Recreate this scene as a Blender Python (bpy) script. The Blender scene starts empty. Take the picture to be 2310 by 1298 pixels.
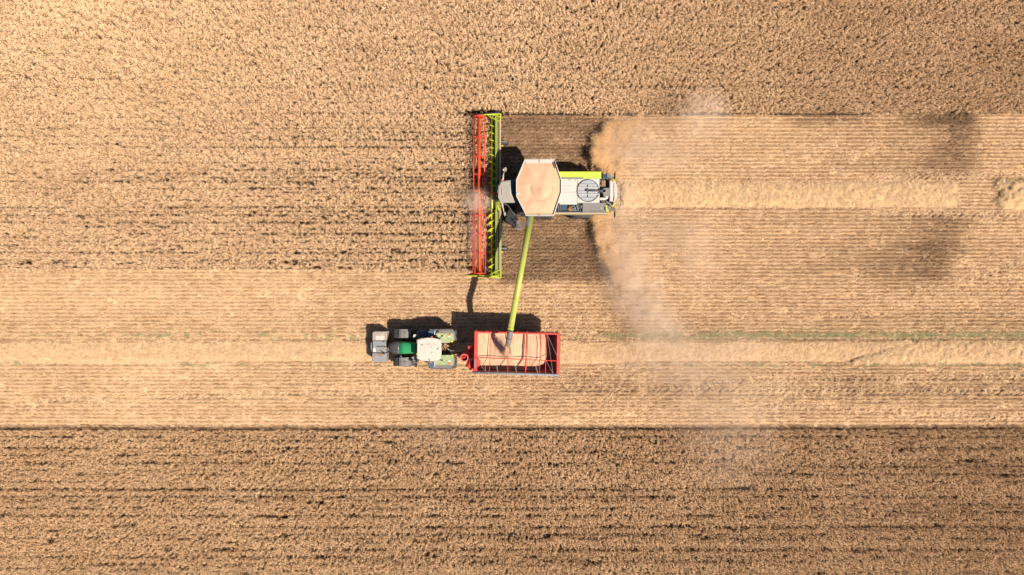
import bpy, bmesh, math, random
import numpy as np
from mathutils import Vector, Matrix, Euler
random.seed(7); RNG = np.random.default_rng(7)
R = math.radians
HC = 51.0; S = 30.0; CX, CY = 1155.0, 649.0
scene = bpy.context.scene
COL = scene.collection
def X(px, z=0.0): return (px-CX)/S*(HC-z)/HC
def Y(py, z=0.0): return -(py-CY)/S*(HC-z)/HC
def P(px, py, z=0.0): return Vector((X(px, z), Y(py, z), z))
def lin(c):
    return tuple((v/12.92 if v <= .04045 else ((v+.055)/1.055)**2.4) for v in [k/255 for k in c])

# ------------------------------------------------------------------ noise
def vnoise(x, y, seed=0):
    x = np.asarray(x, float); y = np.asarray(y, float)
    xi = np.floor(x).astype(np.int64); yi = np.floor(y).astype(np.int64)
    fx = x-xi; fy = y-yi; fx = fx*fx*(3-2*fx); fy = fy*fy*(3-2*fy)
    def h(a, b):
        n = (a*374761393 + b*668265263 + seed*1442695041) & 0xffffffff
        n = ((n ^ (n >> 13))*1274126177) & 0xffffffff
        n = (n ^ (n >> 16)) & 0xffffffff
        return n/4294967295.0
    a = h(xi, yi); b = h(xi+1, yi); c = h(xi, yi+1); d = h(xi+1, yi+1)
    return (a*(1-fx)+b*fx)*(1-fy)+(c*(1-fx)+d*fx)*fy
def fbm(x, y, seed=0, o=3):
    s = 0; a = .5; t = 0
    for i in range(o):
        s = s+a*vnoise(x*2**i, y*2**i, seed+i*17); t += a; a *= .5
    return s/t
def sstep(a, b, x):
    t = np.clip((x-a)/(b-a), 0, 1); return t*t*(3-2*t)

# ------------------------------------------------------------------ materials
def newmat(name):
    m = bpy.data.materials.new(name); m.use_nodes = True
    nt = m.node_tree; return m, nt, nt.nodes['Principled BSDF'], nt.nodes['Material Output']
def paint(name, rgb, rough=.45, metal=0.0, dust=.25, dustc=(196, 160, 120), scale=3.0, bump=.0, raw=False):
    m, nt, b, out = newmat(name)
    N = nt.nodes; L = nt.links
    tc = N.new('ShaderNodeTexCoord'); n1 = N.new('ShaderNodeTexNoise'); n1.inputs['Scale'].default_value = scale; n1.inputs['Detail'].default_value = 6
    L.new(tc.outputs['Object'], n1.inputs['Vector'])
    r = N.new('ShaderNodeMapRange'); r.inputs[1].default_value = .35; r.inputs[2].default_value = .75; r.inputs[3].default_value = dust*.35; r.inputs[4].default_value = dust
    L.new(n1.outputs['Fac'], r.inputs[0])
    mx = N.new('ShaderNodeMix'); mx.data_type = 'RGBA'
    c = rgb if raw else tuple(v*(.56 if min(rgb) > 60 else .72) for v in lin(rgb))
    mx.inputs['A'].default_value = (*c, 1); mx.inputs['B'].default_value = (*[v*.7 for v in lin(dustc)], 1)
    L.new(r.outputs[0], mx.inputs['Factor']); L.new(mx.outputs['Result'], b.inputs['Base Color'])
    r2 = N.new('ShaderNodeMapRange'); r2.inputs[3].default_value = max(.05, rough-.1); r2.inputs[4].default_value = min(1, rough+.25)
    L.new(n1.outputs['Fac'], r2.inputs[0]); L.new(r2.outputs[0], b.inputs['Roughness'])
    b.inputs['Metallic'].default_value = metal
    if bump:
        bp = N.new('ShaderNodeBump'); bp.inputs['Strength'].default_value = bump; bp.inputs['Distance'].default_value = .02
        n2 = N.new('ShaderNodeTexNoise'); n2.inputs['Scale'].default_value = 40; L.new(tc.outputs['Object'], n2.inputs['Vector'])
        L.new(n2.outputs['Fac'], bp.inputs['Height']); L.new(bp.outputs['Normal'], b.inputs['Normal'])
    return m
M = {}
M['red'] = paint('red_paint', (205, 28, 22), .4, dust=.12)
M['reel_tube'] = paint('orange_red_paint', (255, 92, 8), .6, dust=.03)
M['reel_bar'] = paint('reel_red_paint', (240, 52, 24), .45, dust=.12)
M['cart_red'] = paint('cart_red_paint', (214, 30, 34), .4, dust=.12)
M['cart_inner'] = paint('cart_inner_red', (150, 44, 54), .6, dust=.3)
M['lime'] = paint('lime_paint', (176, 190, 30), .42, dust=.12)
M['lime_auger'] = paint('lime_auger_paint', (184, 198, 72), .42, dust=.3)
M['lime_hood'] = paint('lime_hood_paint', (206, 222, 62), .42, dust=.1)
M['lime_bright'] = paint('bright_lime_paint', (196, 208, 6), .4, dust=.05)
M['header_green'] = paint('header_green_paint', (120, 140, 40), .5, dust=.25)
M['cream'] = paint('dusty_cream_steel', (186, 176, 128), .6, dust=.6)
M['white'] = paint('white_panel', (219, 211, 203), .45, dust=.06)
M['cabwhite'] = paint('cab_roof_white', (228, 212, 198), .4, dust=.05)
M['roofgrey'] = paint('grey_roof', (176, 166, 158), .5, dust=.12)
M['grey'] = paint('mid_grey_steel', (128, 126, 126), .5, dust=.15)
M['tankgrey'] = paint('tank_flap', (206, 194, 184), .55, dust=.15)
M['dark'] = paint('dark_steel', (44, 46, 50), .5, dust=.12)
M['bluedark'] = paint('dark_blue_panel', (58, 84, 108), .5, dust=.03)
M['black'] = paint('black_plastic', (14, 15, 17), .6, dust=.015)
M['steel'] = paint('bright_steel', (190, 190, 192), .35, .6, dust=.1)
M['screen'] = paint('screen_mesh_grey', (188, 192, 200), .55, dust=.1)
M['rubber'] = paint('tyre_rubber', (36, 38, 42), .8, dust=.10, scale=8)
M['lug'] = paint('tyre_lug', (72, 80, 92), .8, dust=.15, scale=8)
M['tgreen'] = paint('tractor_green', (18, 142, 86), .42, dust=.06)
M['fgreen'] = paint('fender_green', (84, 158, 66), .5, dust=.85, dustc=(200, 186, 150), scale=2.2)
M['hoodgrey'] = paint('hood_grey', (70, 74, 80), .5, dust=.08)
M['fendergrey'] = paint('fender_grey', (104, 110, 118), .6, dust=.25)
M['ballast'] = paint('ballast_grey', (134, 144, 156), .6, dust=.3, scale=1.6)
M['ballast_light'] = paint('ballast_light_grey', (172, 160, 150), .6, dust=.3)
M['orange'] = paint('orange_beacon', (244, 110, 40), .3, dust=.02)
M['yellow'] = paint('yellow_plastic', (226, 200, 20), .4, dust=.02)
M['rust'] = paint('rusty_linkage', (160, 108, 62), .7, dust=.3)
M['tarp'] = paint('grey_tarp', (150, 150, 160), .7, dust=.15)
M['rope'] = paint('white_rope', (196, 186, 182), .8, dust=.1)
M['platewhite'] = paint('plate_white', (236, 226, 214), .5, dust=.1)
M['platered'] = paint('plate_red', (214, 60, 44), .5, dust=.1)
m, nt, b, o = newmat('cab_glass'); b.inputs['Base Color'].default_value = (.012, .018, .026, 1); b.inputs['Roughness'].default_value = .06
b.inputs['Specular IOR Level'].default_value = .6; M['glass'] = m

def grain_mat():
    m, nt, b, out = newmat('wheat_grain'); N = nt.nodes; L = nt.links
    tc = N.new('ShaderNodeTexCoord')
    n1 = N.new('ShaderNodeTexNoise'); n1.inputs['Scale'].default_value = 1.3; n1.inputs['Detail'].default_value = 5; n1.inputs['Roughness'].default_value = .6
    n2 = N.new('ShaderNodeTexVoronoi'); n2.inputs['Scale'].default_value = 45
    L.new(tc.outputs['Object'], n1.inputs['Vector']); L.new(tc.outputs['Object'], n2.inputs['Vector'])
    cr = N.new('ShaderNodeValToRGB'); cr.color_ramp.elements[0].position = .3; cr.color_ramp.elements[1].position = .75
    cr.color_ramp.elements[0].color = (.44, .245, .145, 1); cr.color_ramp.elements[1].color = (.56, .33, .205, 1)
    L.new(n1.outputs['Fac'], cr.inputs[0])
    mx = N.new('ShaderNodeMix'); mx.data_type = 'RGBA'; mx.blend_type = 'MULTIPLY'; mx.inputs['Factor'].default_value = .25
    L.new(cr.outputs[0], mx.inputs['A']); L.new(n2.outputs['Color'], mx.inputs['B'])
    hs = N.new('ShaderNodeHueSaturation'); hs.inputs['Saturation'].default_value = .95; hs.inputs['Value'].default_value = 1.08
    L.new(mx.outputs['Result'], hs.inputs['Color']); L.new(cr.outputs[0], b.inputs['Base Color'])
    bp = N.new('ShaderNodeBump'); bp.inputs['Strength'].default_value = .5; bp.inputs['Distance'].default_value = .02
    L.new(n2.outputs['Distance'], bp.inputs['Height']); L.new(bp.outputs['Normal'], b.inputs['Normal'])
    b.inputs['Roughness'].default_value = .85
    return m
M['grain'] = grain_mat()

def straw_mat(name, c0, c1, transl=.25, tintattr=True):
    """dry plant matter; every stand of it varies by the instance's own 'tint' value"""
    m, nt, b, out = newmat(name); N = nt.nodes; L = nt.links
    at = N.new('ShaderNodeAttribute'); at.attribute_type = 'INSTANCER'; at.attribute_name = 'tint'
    tc = N.new('ShaderNodeTexCoord'); n = N.new('ShaderNodeTexNoise'); n.inputs['Scale'].default_value = 14
    L.new(tc.outputs['Object'], n.inputs['Vector'])
    ad = N.new('ShaderNodeMath'); ad.operation = 'MULTIPLY_ADD'; ad.inputs[1].default_value = .9; ad.inputs[2].default_value = -.45
    L.new(n.outputs['Fac'], ad.inputs[0])
    s = N.new('ShaderNodeMath'); s.operation = 'ADD'; s.use_clamp = True
    L.new(at.outputs['Fac'], s.inputs[0]); L.new(ad.outputs[0], s.inputs[1])
    mx = N.new('ShaderNodeMix'); mx.data_type = 'RGBA'; mx.inputs['A'].default_value = (*c0, 1); mx.inputs['B'].default_value = (*c1, 1)
    L.new(s.outputs[0], mx.inputs['Factor'])
    d = N.new('ShaderNodeBsdfDiffuse'); t = N.new('ShaderNodeBsdfTranslucent'); ms = N.new('ShaderNodeMixShader'); ms.inputs[0].default_value = transl
    L.new(mx.outputs['Result'], d.inputs['Color']); L.new(mx.outputs['Result'], t.inputs['Color'])
    L.new(d.outputs[0], ms.inputs[1]); L.new(t.outputs[0], ms.inputs[2]); L.new(ms.outputs[0], out.inputs['Surface'])
    N.remove(b); return m
M['ear'] = straw_mat('crop_ear', (.62, .365, .19), (1.0, .68, .43), .08)
M['leaf'] = straw_mat('crop_leaf', (.26, .15, .075), (.60, .40, .22), .1)
M['stub'] = straw_mat('stubble_straw', (.28, .165, .095), (.79, .535, .315), .2)
M['litter'] = straw_mat('straw_litter', (.42, .27, .155), (.80, .555, .345), .15)
M['chaff'] = straw_mat('chaff_flake', (.78, .53, .29), (.98, .73, .43), .45)
M['weed'] = straw_mat('weed_leaf', (.17, .185, .085), (.46, .42, .22), .2)

def ground_mat():
    m, nt, b, out = newmat('field_soil'); N = nt.nodes; L = nt.links
    tc = N.new('ShaderNodeTexCoord'); sep = N.new('ShaderNodeSeparateXYZ'); L.new(tc.outputs['Object'], sep.inputs[0])
    at = N.new('ShaderNodeAttribute'); at.attribute_name = 'cover'
    wob = N.new('ShaderNodeTexNoise'); wob.inputs['Scale'].default_value = .5; L.new(tc.outputs['Object'], wob.inputs['Vector'])
    # drill rows every 0.28 m
    ma = N.new('ShaderNodeMath'); ma.operation = 'MULTIPLY_ADD'; ma.inputs[1].default_value = .12; wa = N.new('ShaderNodeAttribute'); wa.attribute_name = 'wander'; ma.inputs[1].default_value = 1.0; L.new(wa.outputs['Fac'], ma.inputs[0]); L.new(sep.outputs['Y'], ma.inputs[2])
    mu = N.new('ShaderNodeMath'); mu.operation = 'MULTIPLY'; mu.inputs[1].default_value = 2*math.pi/.28; L.new(ma.outputs[0], mu.inputs[0])
    co = N.new('ShaderNodeMath'); co.operation = 'COSINE'; L.new(mu.outputs[0], co.inputs[0])
    mpn = N.new('ShaderNodeMapping'); mpn.inputs['Scale'].default_value = (3.0, 9.0, 3.0); L.new(tc.outputs['Object'], mpn.inputs[0])
    n = N.new('ShaderNodeTexNoise'); n.inputs['Scale'].default_value = 2.0; n.inputs['Detail'].default_value = 8; n.inputs['Roughness'].default_value = .75; L.new(mpn.outputs[0], n.inputs['Vector'])
    # litter amount = cover + row + noise
    a1 = N.new('ShaderNodeMath'); a1.operation = 'MULTIPLY_ADD'; a1.inputs[1].default_value = .13; 
    rc = N.new('ShaderNodeMath'); rc.operation = 'MULTIPLY'; L.new(co.outputs[0], rc.inputs[0]); L.new(at.outputs['Fac'], rc.inputs[1]); a1.inputs[1].default_value = .36
    L.new(rc.outputs[0], a1.inputs[0]); L.new(at.outputs['Fac'], a1.inputs[2])
    a2 = N.new('ShaderNodeMath'); a2.operation = 'MULTIPLY_ADD'; a2.inputs[1].default_value = 1.6; a2.inputs[2].default_value = -.8; L.new(n.outputs['Fac'], a2.inputs[0])
    lim = N.new('ShaderNodeMath'); lim.operation = 'GREATER_THAN'; lim.inputs[1].default_value = .03; L.new(at.outputs['Fac'], lim.inputs[0])
    a4 = N.new('ShaderNodeMath'); a4.operation = 'MULTIPLY'; L.new(a2.outputs[0], a4.inputs[0]); L.new(lim.outputs[0], a4.inputs[1]); a2 = a4
    a3 = N.new('ShaderNodeMath'); a3.operation = 'ADD'; a3.use_clamp = True; L.new(a1.outputs[0], a3.inputs[0]); L.new(a2.outputs[0], a3.inputs[1])
    cr = N.new('ShaderNodeValToRGB'); e = cr.color_ramp.elements
    e[0].position = 0; e[0].color = (.035, .022, .016, 1); e[1].position = 1; e[1].color = (.68, .45, .255, 1)
    k = cr.color_ramp.elements.new(.35); k.color = (.28, .165, .095, 1); k = cr.color_ramp.elements.new(.65); k.color = (.49, .30, .155, 1)
    L.new(a3.outputs[0], cr.inputs[0]); L.new(cr.outputs[0], b.inputs['Base Color'])
    b.inputs['Roughness'].default_value = .95; b.inputs['Specular IOR Level'].default_value = .1
    bp = N.new('ShaderNodeBump'); bp.inputs['Strength'].default_value = .8; bp.inputs['Distance'].default_value = .05
    L.new(n.outputs['Fac'], bp.inputs['Height']); L.new(bp.outputs['Normal'], b.inputs['Normal'])
    return m
M['soil'] = ground_mat()

# ------------------------------------------------------------------ object helpers
def tag(o, label=None, cat=None, group=None, kind=None):
    if label: o['label'] = label
    if cat: o['category'] = cat
    if group: o['group'] = group
    if kind: o['kind'] = kind
    return o
def empty(name, loc, label, cat):
    o = bpy.data.objects.new(name, None); COL.objects.link(o); o.location = loc; tag(o, label, cat); return o
def wloc(o):
    v = Vector((0, 0, 0))
    while o is not None: v += o.location; o = o.parent
    return v
SPLIT = set('beam_edge finger latch rail panel_seam rear_box rear_duct pipe rear_corner rear_trim filter engine_pipe cooling_fin vent_slot ladder_rail tank_grain flap_stay hood_vent roof_hole roof_dent rope ballast_plate hydraulic_hose screen_bar roof_rib roof_edge step hitch_rod hitch_linkage tarp_rope exhaust front_linkage back_sheet feeder_bracket front_housing fender_rib reel_arm ballast_bolt ballast_rust ballast_groove bracket handrail side_trim hinge_link wheel_bracket axle joint_ring'.split())
class MB:
    def __init__(s): s.bm = bmesh.new()
    def hull8(s, pts):
        """pts: 4 bottom (ccw) + 4 top"""
        v = [s.bm.verts.new(p) for p in pts]
        for f in ((3, 2, 1, 0), (4, 5, 6, 7), (0, 1, 5, 4), (1, 2, 6, 5), (2, 3, 7, 6), (3, 0, 4, 7)): s.bm.faces.new([v[i] for i in f])
        return v
    def box(s, x0, x1, y0, y1, z0, z1, bev=0):
        if x1 < x0: x0, x1 = x1, x0
        if y1 < y0: y0, y1 = y1, y0
        if z1 < z0: z0, z1 = z1, z0
        v = s.hull8([(x0, y0, z0), (x1, y0, z0), (x1, y1, z0), (x0, y1, z0), (x0, y0, z1), (x1, y0, z1), (x1, y1, z1), (x0, y1, z1)])
        if bev:
            es = {e for q in v for e in q.link_edges}; bmesh.ops.bevel(s.bm, geom=list(es), offset=bev, segments=2, affect='EDGES', profile=.6)
        return s
    def pb(s, px0, py0, px1, py1, z0, z1, bev=0):
        """box whose top face spans the given photo pixels at height z1"""
        return s.box(X(px0, z1), X(px1, z1), Y(py1, z1), Y(py0, z1), z0, z1, bev)
    def prism(s, pts, z0, z1, bev=0, ptop=None):
        """polygon of photo pixels (at z1) extruded down to z0"""
        w = [P(a, b_, z1) for a, b_ in pts]
        w2 = w if ptop is None else ptop
        bot = [s.bm.verts.new((p.x, p.y, z0)) for p in w]; top = [s.bm.verts.new((p.x, p.y, z1)) for p in w2]
        n = len(w); ar = sum(w[i].x*w[(i+1) % n].y-w[(i+1) % n].x*w[i].y for i in range(n))
        if ar < 0: bot.reverse(); top.reverse()
        s.bm.faces.new(bot[::-1]); ft = s.bm.faces.new(top)
        for i in range(n): s.bm.faces.new([bot[i], bot[(i+1) % n], top[(i+1) % n], top[i]])
        if bev: bmesh.ops.bevel(s.bm, geom=list(ft.edges), offset=bev, segments=3, affect='EDGES')
        return s
    def tube(s, a, b, r, r2=None, n=12, caps=True):
        a = Vector(a); b = Vector(b); r2 = r if r2 is None else r2
        d = (b-a).normalized(); u = d.orthogonal().normalized(); w = d.cross(u)
        A = []; B = []
        for i in range(n):
            t = 2*math.pi*i/n; q = u*math.cos(t)+w*math.sin(t)
            A.append(s.bm.verts.new(a+q*r)); B.append(s.bm.verts.new(b+q*r2))
        for i in range(n):
            f = s.bm.faces.new([A[i], A[(i+1) % n], B[(i+1) % n], B[i]]); f.smooth = n > 6
        if caps: s.bm.faces.new(A[::-1]); s.bm.faces.new(B)
        return s
    def path(s, pts, r, n=8):
        for a, b in zip(pts[:-1], pts[1:]): s.tube(a, b, r, n=n)
        return s
    def revolve_y(s, c, prof, n=40, smooth=True):
        """prof: list (y, r) closed loop around an axis parallel to Y"""
        rings = []
        for i in range(n):
            t = 2*math.pi*i/n
            rings.append([s.bm.verts.new((c[0]+r*math.cos(t), c[1]+y, c[2]+r*math.sin(t))) for y, r in prof])
        k = len(prof)
        for i in range(n):
            a = rings[i]; b = rings[(i+1) % n]
            for j in range(k):
                f = s.bm.faces.new([a[j], a[(j+1) % k], b[(j+1) % k], b[j]]); f.smooth = smooth
        return s
    def quad(s, a, b, c, d):
        s.bm.faces.new([s.bm.verts.new(p) for p in (a, b, c, d)]); return s
    def split(s):
        """islands that touch stay together, the others become meshes of their own"""
        bm = s.bm; bm.verts.index_update(); seen = set(); isl = []
        for v in bm.verts:
            if v in seen: continue
            st = [v]; seen.add(v); comp = []
            while st:
                q = st.pop(); comp.append(q)
                for e in q.link_edges:
                    w_ = e.other_vert(q)
                    if w_ not in seen: seen.add(w_); st.append(w_)
            isl.append(comp)
        bb = [[[min(v.co[k] for v in c)-.01 for k in range(3)], [max(v.co[k] for v in c)+.01 for k in range(3)]] for c in isl]
        par = list(range(len(isl)))
        def f(i):
            while par[i] != i: i = par[i]
            return i
        for i in range(len(isl)):
            for j in range(i):
                if all(bb[i][0][k] <= bb[j][1][k] and bb[j][0][k] <= bb[i][1][k] for k in range(3)): par[f(i)] = f(j)
        gr = {}
        for i, c in enumerate(isl): gr.setdefault(f(i), []).extend(c)
        res = []
        for vs_ in gr.values():
            m_ = MB(); mp = {v: m_.bm.verts.new(v.co) for v in vs_}
            for fc in {fc for v in vs_ for fc in v.link_faces}:
                nf = m_.bm.faces.new([mp[v] for v in fc.verts]); nf.smooth = fc.smooth
            res.append(m_)
        return res
    def build(s, name, mat, parent=None, bev=0, label=None):
        if name in SPLIT and not getattr(s, 'done', False):
            ps = s.split()
            for m_ in ps: m_.done = True
            return [m_.build(name, mat, parent, bev, label) for m_ in ps][0]
        if parent is not None:
            off = wloc(parent)
            bmesh.ops.translate(s.bm, verts=s.bm.verts, vec=-off)
        bmesh.ops.recalc_face_normals(s.bm, faces=s.bm.faces)
        me = bpy.data.meshes.new(name); s.bm.to_mesh(me); s.bm.free()
        me.materials.append(M[mat] if isinstance(mat, str) else mat)
        o = bpy.data.objects.new(name, me); COL.objects.link(o)
        if parent is not None: o.parent = parent
        if bev:
            bv = o.modifiers.new('bevel', 'BEVEL'); bv.width = bev; bv.segments = 2; bv.limit_method = 'ANGLE'
        if label: o['label'] = label
        return o

# ------------------------------------------------------------------ prototypes of scattered plants (not linked to the scene)
def pymesh(name, V, F, mats, mi):
    me = bpy.data.meshes.new(name); me.from_pydata(V, [], F)
    for m_ in mats: me.materials.append(M[m_])
    me.polygons.foreach_set('material_index', mi); me.update(); return me
def proto_coll(name, maker, n):
    c = bpy.data.collections.new(name)
    for i in range(n): c.objects.link(bpy.data.objects.new(name, maker(random.Random(i*31+5))))
    return c
def crop_clump(rn):
    V = []; F = []; mi = []
    def strip(pts, ws, m_, side):
        b = len(V)
        for p, w in zip(pts, ws): V.append(tuple(p-side*w)); V.append(tuple(p+side*w))
        for i in range(len(pts)-1): F.append((b+2*i, b+2*i+1, b+2*i+3, b+2*i+2)); mi.append(m_)
    for k in range(7):
        a = rn.uniform(0, 2*math.pi); x = rn.gauss(0, .045); y = rn.gauss(0, .04); h = rn.uniform(.52, .74)
        d = Vector((math.cos(a), math.sin(a), 0)); side = Vector((-d.y, d.x, 0))
        base = Vector((x, y, 0)); lean = rn.uniform(.02, .09)
        top = base+d*lean+Vector((0, 0, h))
        strip([base, base+d*lean*.4+Vector((0, 0, h*.55)), top], [.005, .004, .004], 1, side)
        # nodding ear: a bent four-sided spindle
        L_ = rn.uniform(.08, .12); dr = rn.uniform(-.9, .75); w = rn.uniform(.018, .025)
        p1 = top+(d*math.cos(dr*.6)+Vector((0, 0, -math.sin(-dr*.6)*1)))*L_*.45 if False else top+d*L_*.38+Vector((0, 0, L_*.28*dr))
        p2 = p1+d*L_*.5+Vector((0, 0, L_*.5*(dr-.6)))
        b = len(V); nz = Vector((0, 0, 1))
        V.append(tuple(top)); 
        for q in (side*w, nz*w*.8, -side*w, -nz*w*.8): V.append(tuple(p1+q))
        V.append(tuple(p2))
        for i in range(4):
            F.append((b, b+1+i, b+1+(i+1) % 4)); mi.append(0); F.append((b+5, b+1+(i+1) % 4, b+1+i)); mi.append(0)
    for k in range(4):
        a = rn.uniform(0, 2*math.pi); d = Vector((math.cos(a), math.sin(a), 0)); side = Vector((-d.y, d.x, 0))
        b0 = Vector((rn.gauss(0, .05), rn.gauss(0, .04), rn.uniform(.25, .48)))
        l = rn.uniform(.12, .22)
        strip([b0, b0+d*l*.5+Vector((0, 0, l*.35)), b0+d*l+Vector((0, 0, -l*.1))], [.008, .011, .003], 1, side)
    return pymesh('crop_clump', V, F, ['ear', 'leaf'], mi)
def flat_bits(n, spread, lmin, lmax, w, tilt, zmax, mat):
    def f(rn):
        V = []; F = []
        for k in range(n):
            a = rn.uniform(0, math.pi); d = Vector((math.cos(a), math.sin(a), rn.uniform(-tilt, tilt))).normalized()
            side = Vector((-math.sin(a), math.cos(a), rn.uniform(-.4, .4))).normalized()*w*rn.uniform(.6, 1.3)
            c = Vector((rn.gauss(0, spread), rn.gauss(0, spread*.8), rn.uniform(.01, zmax))); l = rn.uniform(lmin, lmax)*.5
            b = len(V); V += [tuple(c-d*l-side), tuple(c+d*l-side), tuple(c+d*l+side), tuple(c-d*l+side)]; F.append((b, b+1, b+2, b+3))
        return pymesh('straw_bits', V, F, [mat], [0]*len(F))
    return f
def stub_tuft(rn):
    V = []; F = []
    for k in range(11):
        a = rn.uniform(0, 2*math.pi); h = rn.uniform(.10, .19); ln = rn.uniform(.0, .09)
        c = Vector((rn.gauss(0, .045), rn.gauss(0, .018), 0)); d = Vector((math.cos(a), math.sin(a), 0)); s_ = Vector((-d.y, d.x, 0))*.006
        t = c+d*ln+Vector((0, 0, h)); b = len(V)
        V += [tuple(c-s_), tuple(c+s_), tuple(t+s_), tuple(t-s_)]; F.append((b, b+1, b+2, b+3))
    for k in range(7):
        a = rn.uniform(0, math.pi); d = Vector((math.cos(a), math.sin(a)*.6, rn.uniform(-.2, .2))); s_ = Vector((-d.y, d.x, .2)).normalized()*.009
        c = Vector((rn.gauss(0, .05), rn.gauss(0, .028), rn.uniform(.02, .12))); l = rn.uniform(.03, .08); b = len(V)
        V += [tuple(c-d*l-s_), tuple(c+d*l-s_), tuple(c+d*l+s_), tuple(c-d*l+s_)]; F.append((b, b+1, b+2, b+3))
    return pymesh('stubble_tuft', V, F, ['stub'], [0]*len(F))
def weed_tuft(rn):
    V = []; F = []
    for k in range(16):
        a = rn.uniform(0, 2*math.pi); d = Vector((math.cos(a), math.sin(a), 0)); s_ = Vector((-d.y, d.x, 0))*rn.uniform(.012, .024)
        l = rn.uniform(.06, .16); c = Vector((rn.gauss(0, .06), rn.gauss(0, .045), rn.uniform(.02, .1)))
        m1 = c+d*l*.5+Vector((0, 0, l*.5)); t = c+d*l+Vector((0, 0, l*.3)); b = len(V)
        V += [tuple(c), tuple(m1-s_), tuple(m1+s_), tuple(t)]; F.append((b, b+1, b+3, b+2))
    return pymesh('weed_tuft', V, F, ['weed'], [0]*len(F))

def scatter(name, pts, rot, scl, tint, coll, nvar, label, cat):
    """points carry their own turn, size and tint; geometry nodes put one plant on each"""
    me = bpy.data.meshes.new(name); n = len(pts)
    me.vertices.add(n); me.vertices.foreach_set('co', np.asarray(pts, np.float32).ravel())
    def at(nm, ty, arr, key='value'):
        a = me.attributes.new(nm, ty, 'POINT'); a.data.foreach_set(key, np.asarray(arr, np.float32 if ty != 'INT' else np.int32).ravel())
    at('rot', 'FLOAT_VECTOR', rot, 'vector'); at('scl', 'FLOAT_VECTOR', scl, 'vector'); at('tint', 'FLOAT', tint); at('pick', 'INT', RNG.integers(0, nvar, n))
    me.update()
    o = bpy.data.objects.new(name, me); COL.objects.link(o); tag(o, label, cat, kind='stuff')
    ng = bpy.data.node_groups.new('scatter_plants', 'GeometryNodeTree')
    ng.interface.new_socket('Geometry', in_out='INPUT', socket_type='NodeSocketGeometry'); ng.interface.new_socket('Geometry', in_out='OUTPUT', socket_type='NodeSocketGeometry')
    N = ng.nodes; L = ng.links
    gi = N.new('NodeGroupInput'); go = N.new('NodeGroupOutput'); ip = N.new('GeometryNodeInstanceOnPoints'); ci = N.new('GeometryNodeCollectionInfo')
    ci.inputs['Collection'].default_value = coll; ci.inputs['Separate Children'].default_value = True; ci.inputs['Reset Children'].default_value = True
    mp = N.new('GeometryNodeMeshToPoints')
    L.new(gi.outputs[0], mp.inputs[0]); L.new(mp.outputs[0], ip.inputs['Points']); L.new(ci.outputs[0], ip.inputs['Instance']); ip.inputs['Pick Instance'].default_value = True
    def na(nm, ty):
        q = N.new('GeometryNodeInputNamedAttribute'); q.data_type = ty; q.inputs['Name'].default_value = nm; return q.outputs['Attribute']
    L.new(na('pick', 'INT'), ip.inputs['Instance Index']); L.new(na('rot', 'FLOAT_VECTOR'), ip.inputs['Rotation']); L.new(na('scl', 'FLOAT_VECTOR'), ip.inputs['Scale'])
    L.new(ip.outputs[0], go.inputs[0])
    md = o.modifiers.new('scatter', 'NODES'); md.node_group = ng
    return o

# ------------------------------------------------------------------ the field, in photo pixels on the ground
ROW = .28
def WOB(x, y): return .10*fbm(x*.08, y*.08, 77)
def to_px(x, y): return x*S+CX, CY-y*S
def edge_top(px): return 262+(-5)*sstep(1400, 2310, px)+1.5*np.sin(px/70)+1.2*np.sin(px/23)
def edge_left(px): return 610+2*np.sin(px/110)+3*sstep(700, 1100, px)
def edge_bot(px): return 967+1.5*np.sin(px/310)-2.5*sstep(1500, 2310, px)
def is_crop(px, py):
    return (py < edge_top(px)) | ((px < 1098) & (py < edge_left(px))) | (py > edge_bot(px))
def swath_old(px): return 771+1.5*np.sin(px/190), 818+2*np.sin(px/150)
TR = [(1240, 872, 2400, 882, 11), (1650, 905, 2400, 948, 9), (1840, 716, 2010, 706, 9), (2120, 652, 2400, 560, 10), (1560, 862, 2400, 846, 8),
      (1900, 400, 2400, 396, 9), (1930, 480, 2400, 486, 9), (0, 905, 900, 880, 7)]
def track_mask(px, py):
    m = np.zeros_like(px); ch = np.zeros_like(px)
    for x0, y0, x1, y1, hw in TR:
        yc = y0+(y1-y0)*(px-x0)/(x1-x0); d = py-yc
        w = (np.abs(d) < hw)*sstep(x0, x0+80, px)*sstep(x1, x1-60, px)*(.45+.55*fbm(px/90, py/60, 91))
        c = .5+.5*np.sin((px+np.abs(d)*1.1)*2*math.pi/15.0)
        ch = np.where(w > m, c, ch); m = np.maximum(m, w)
    return m, ch
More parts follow.
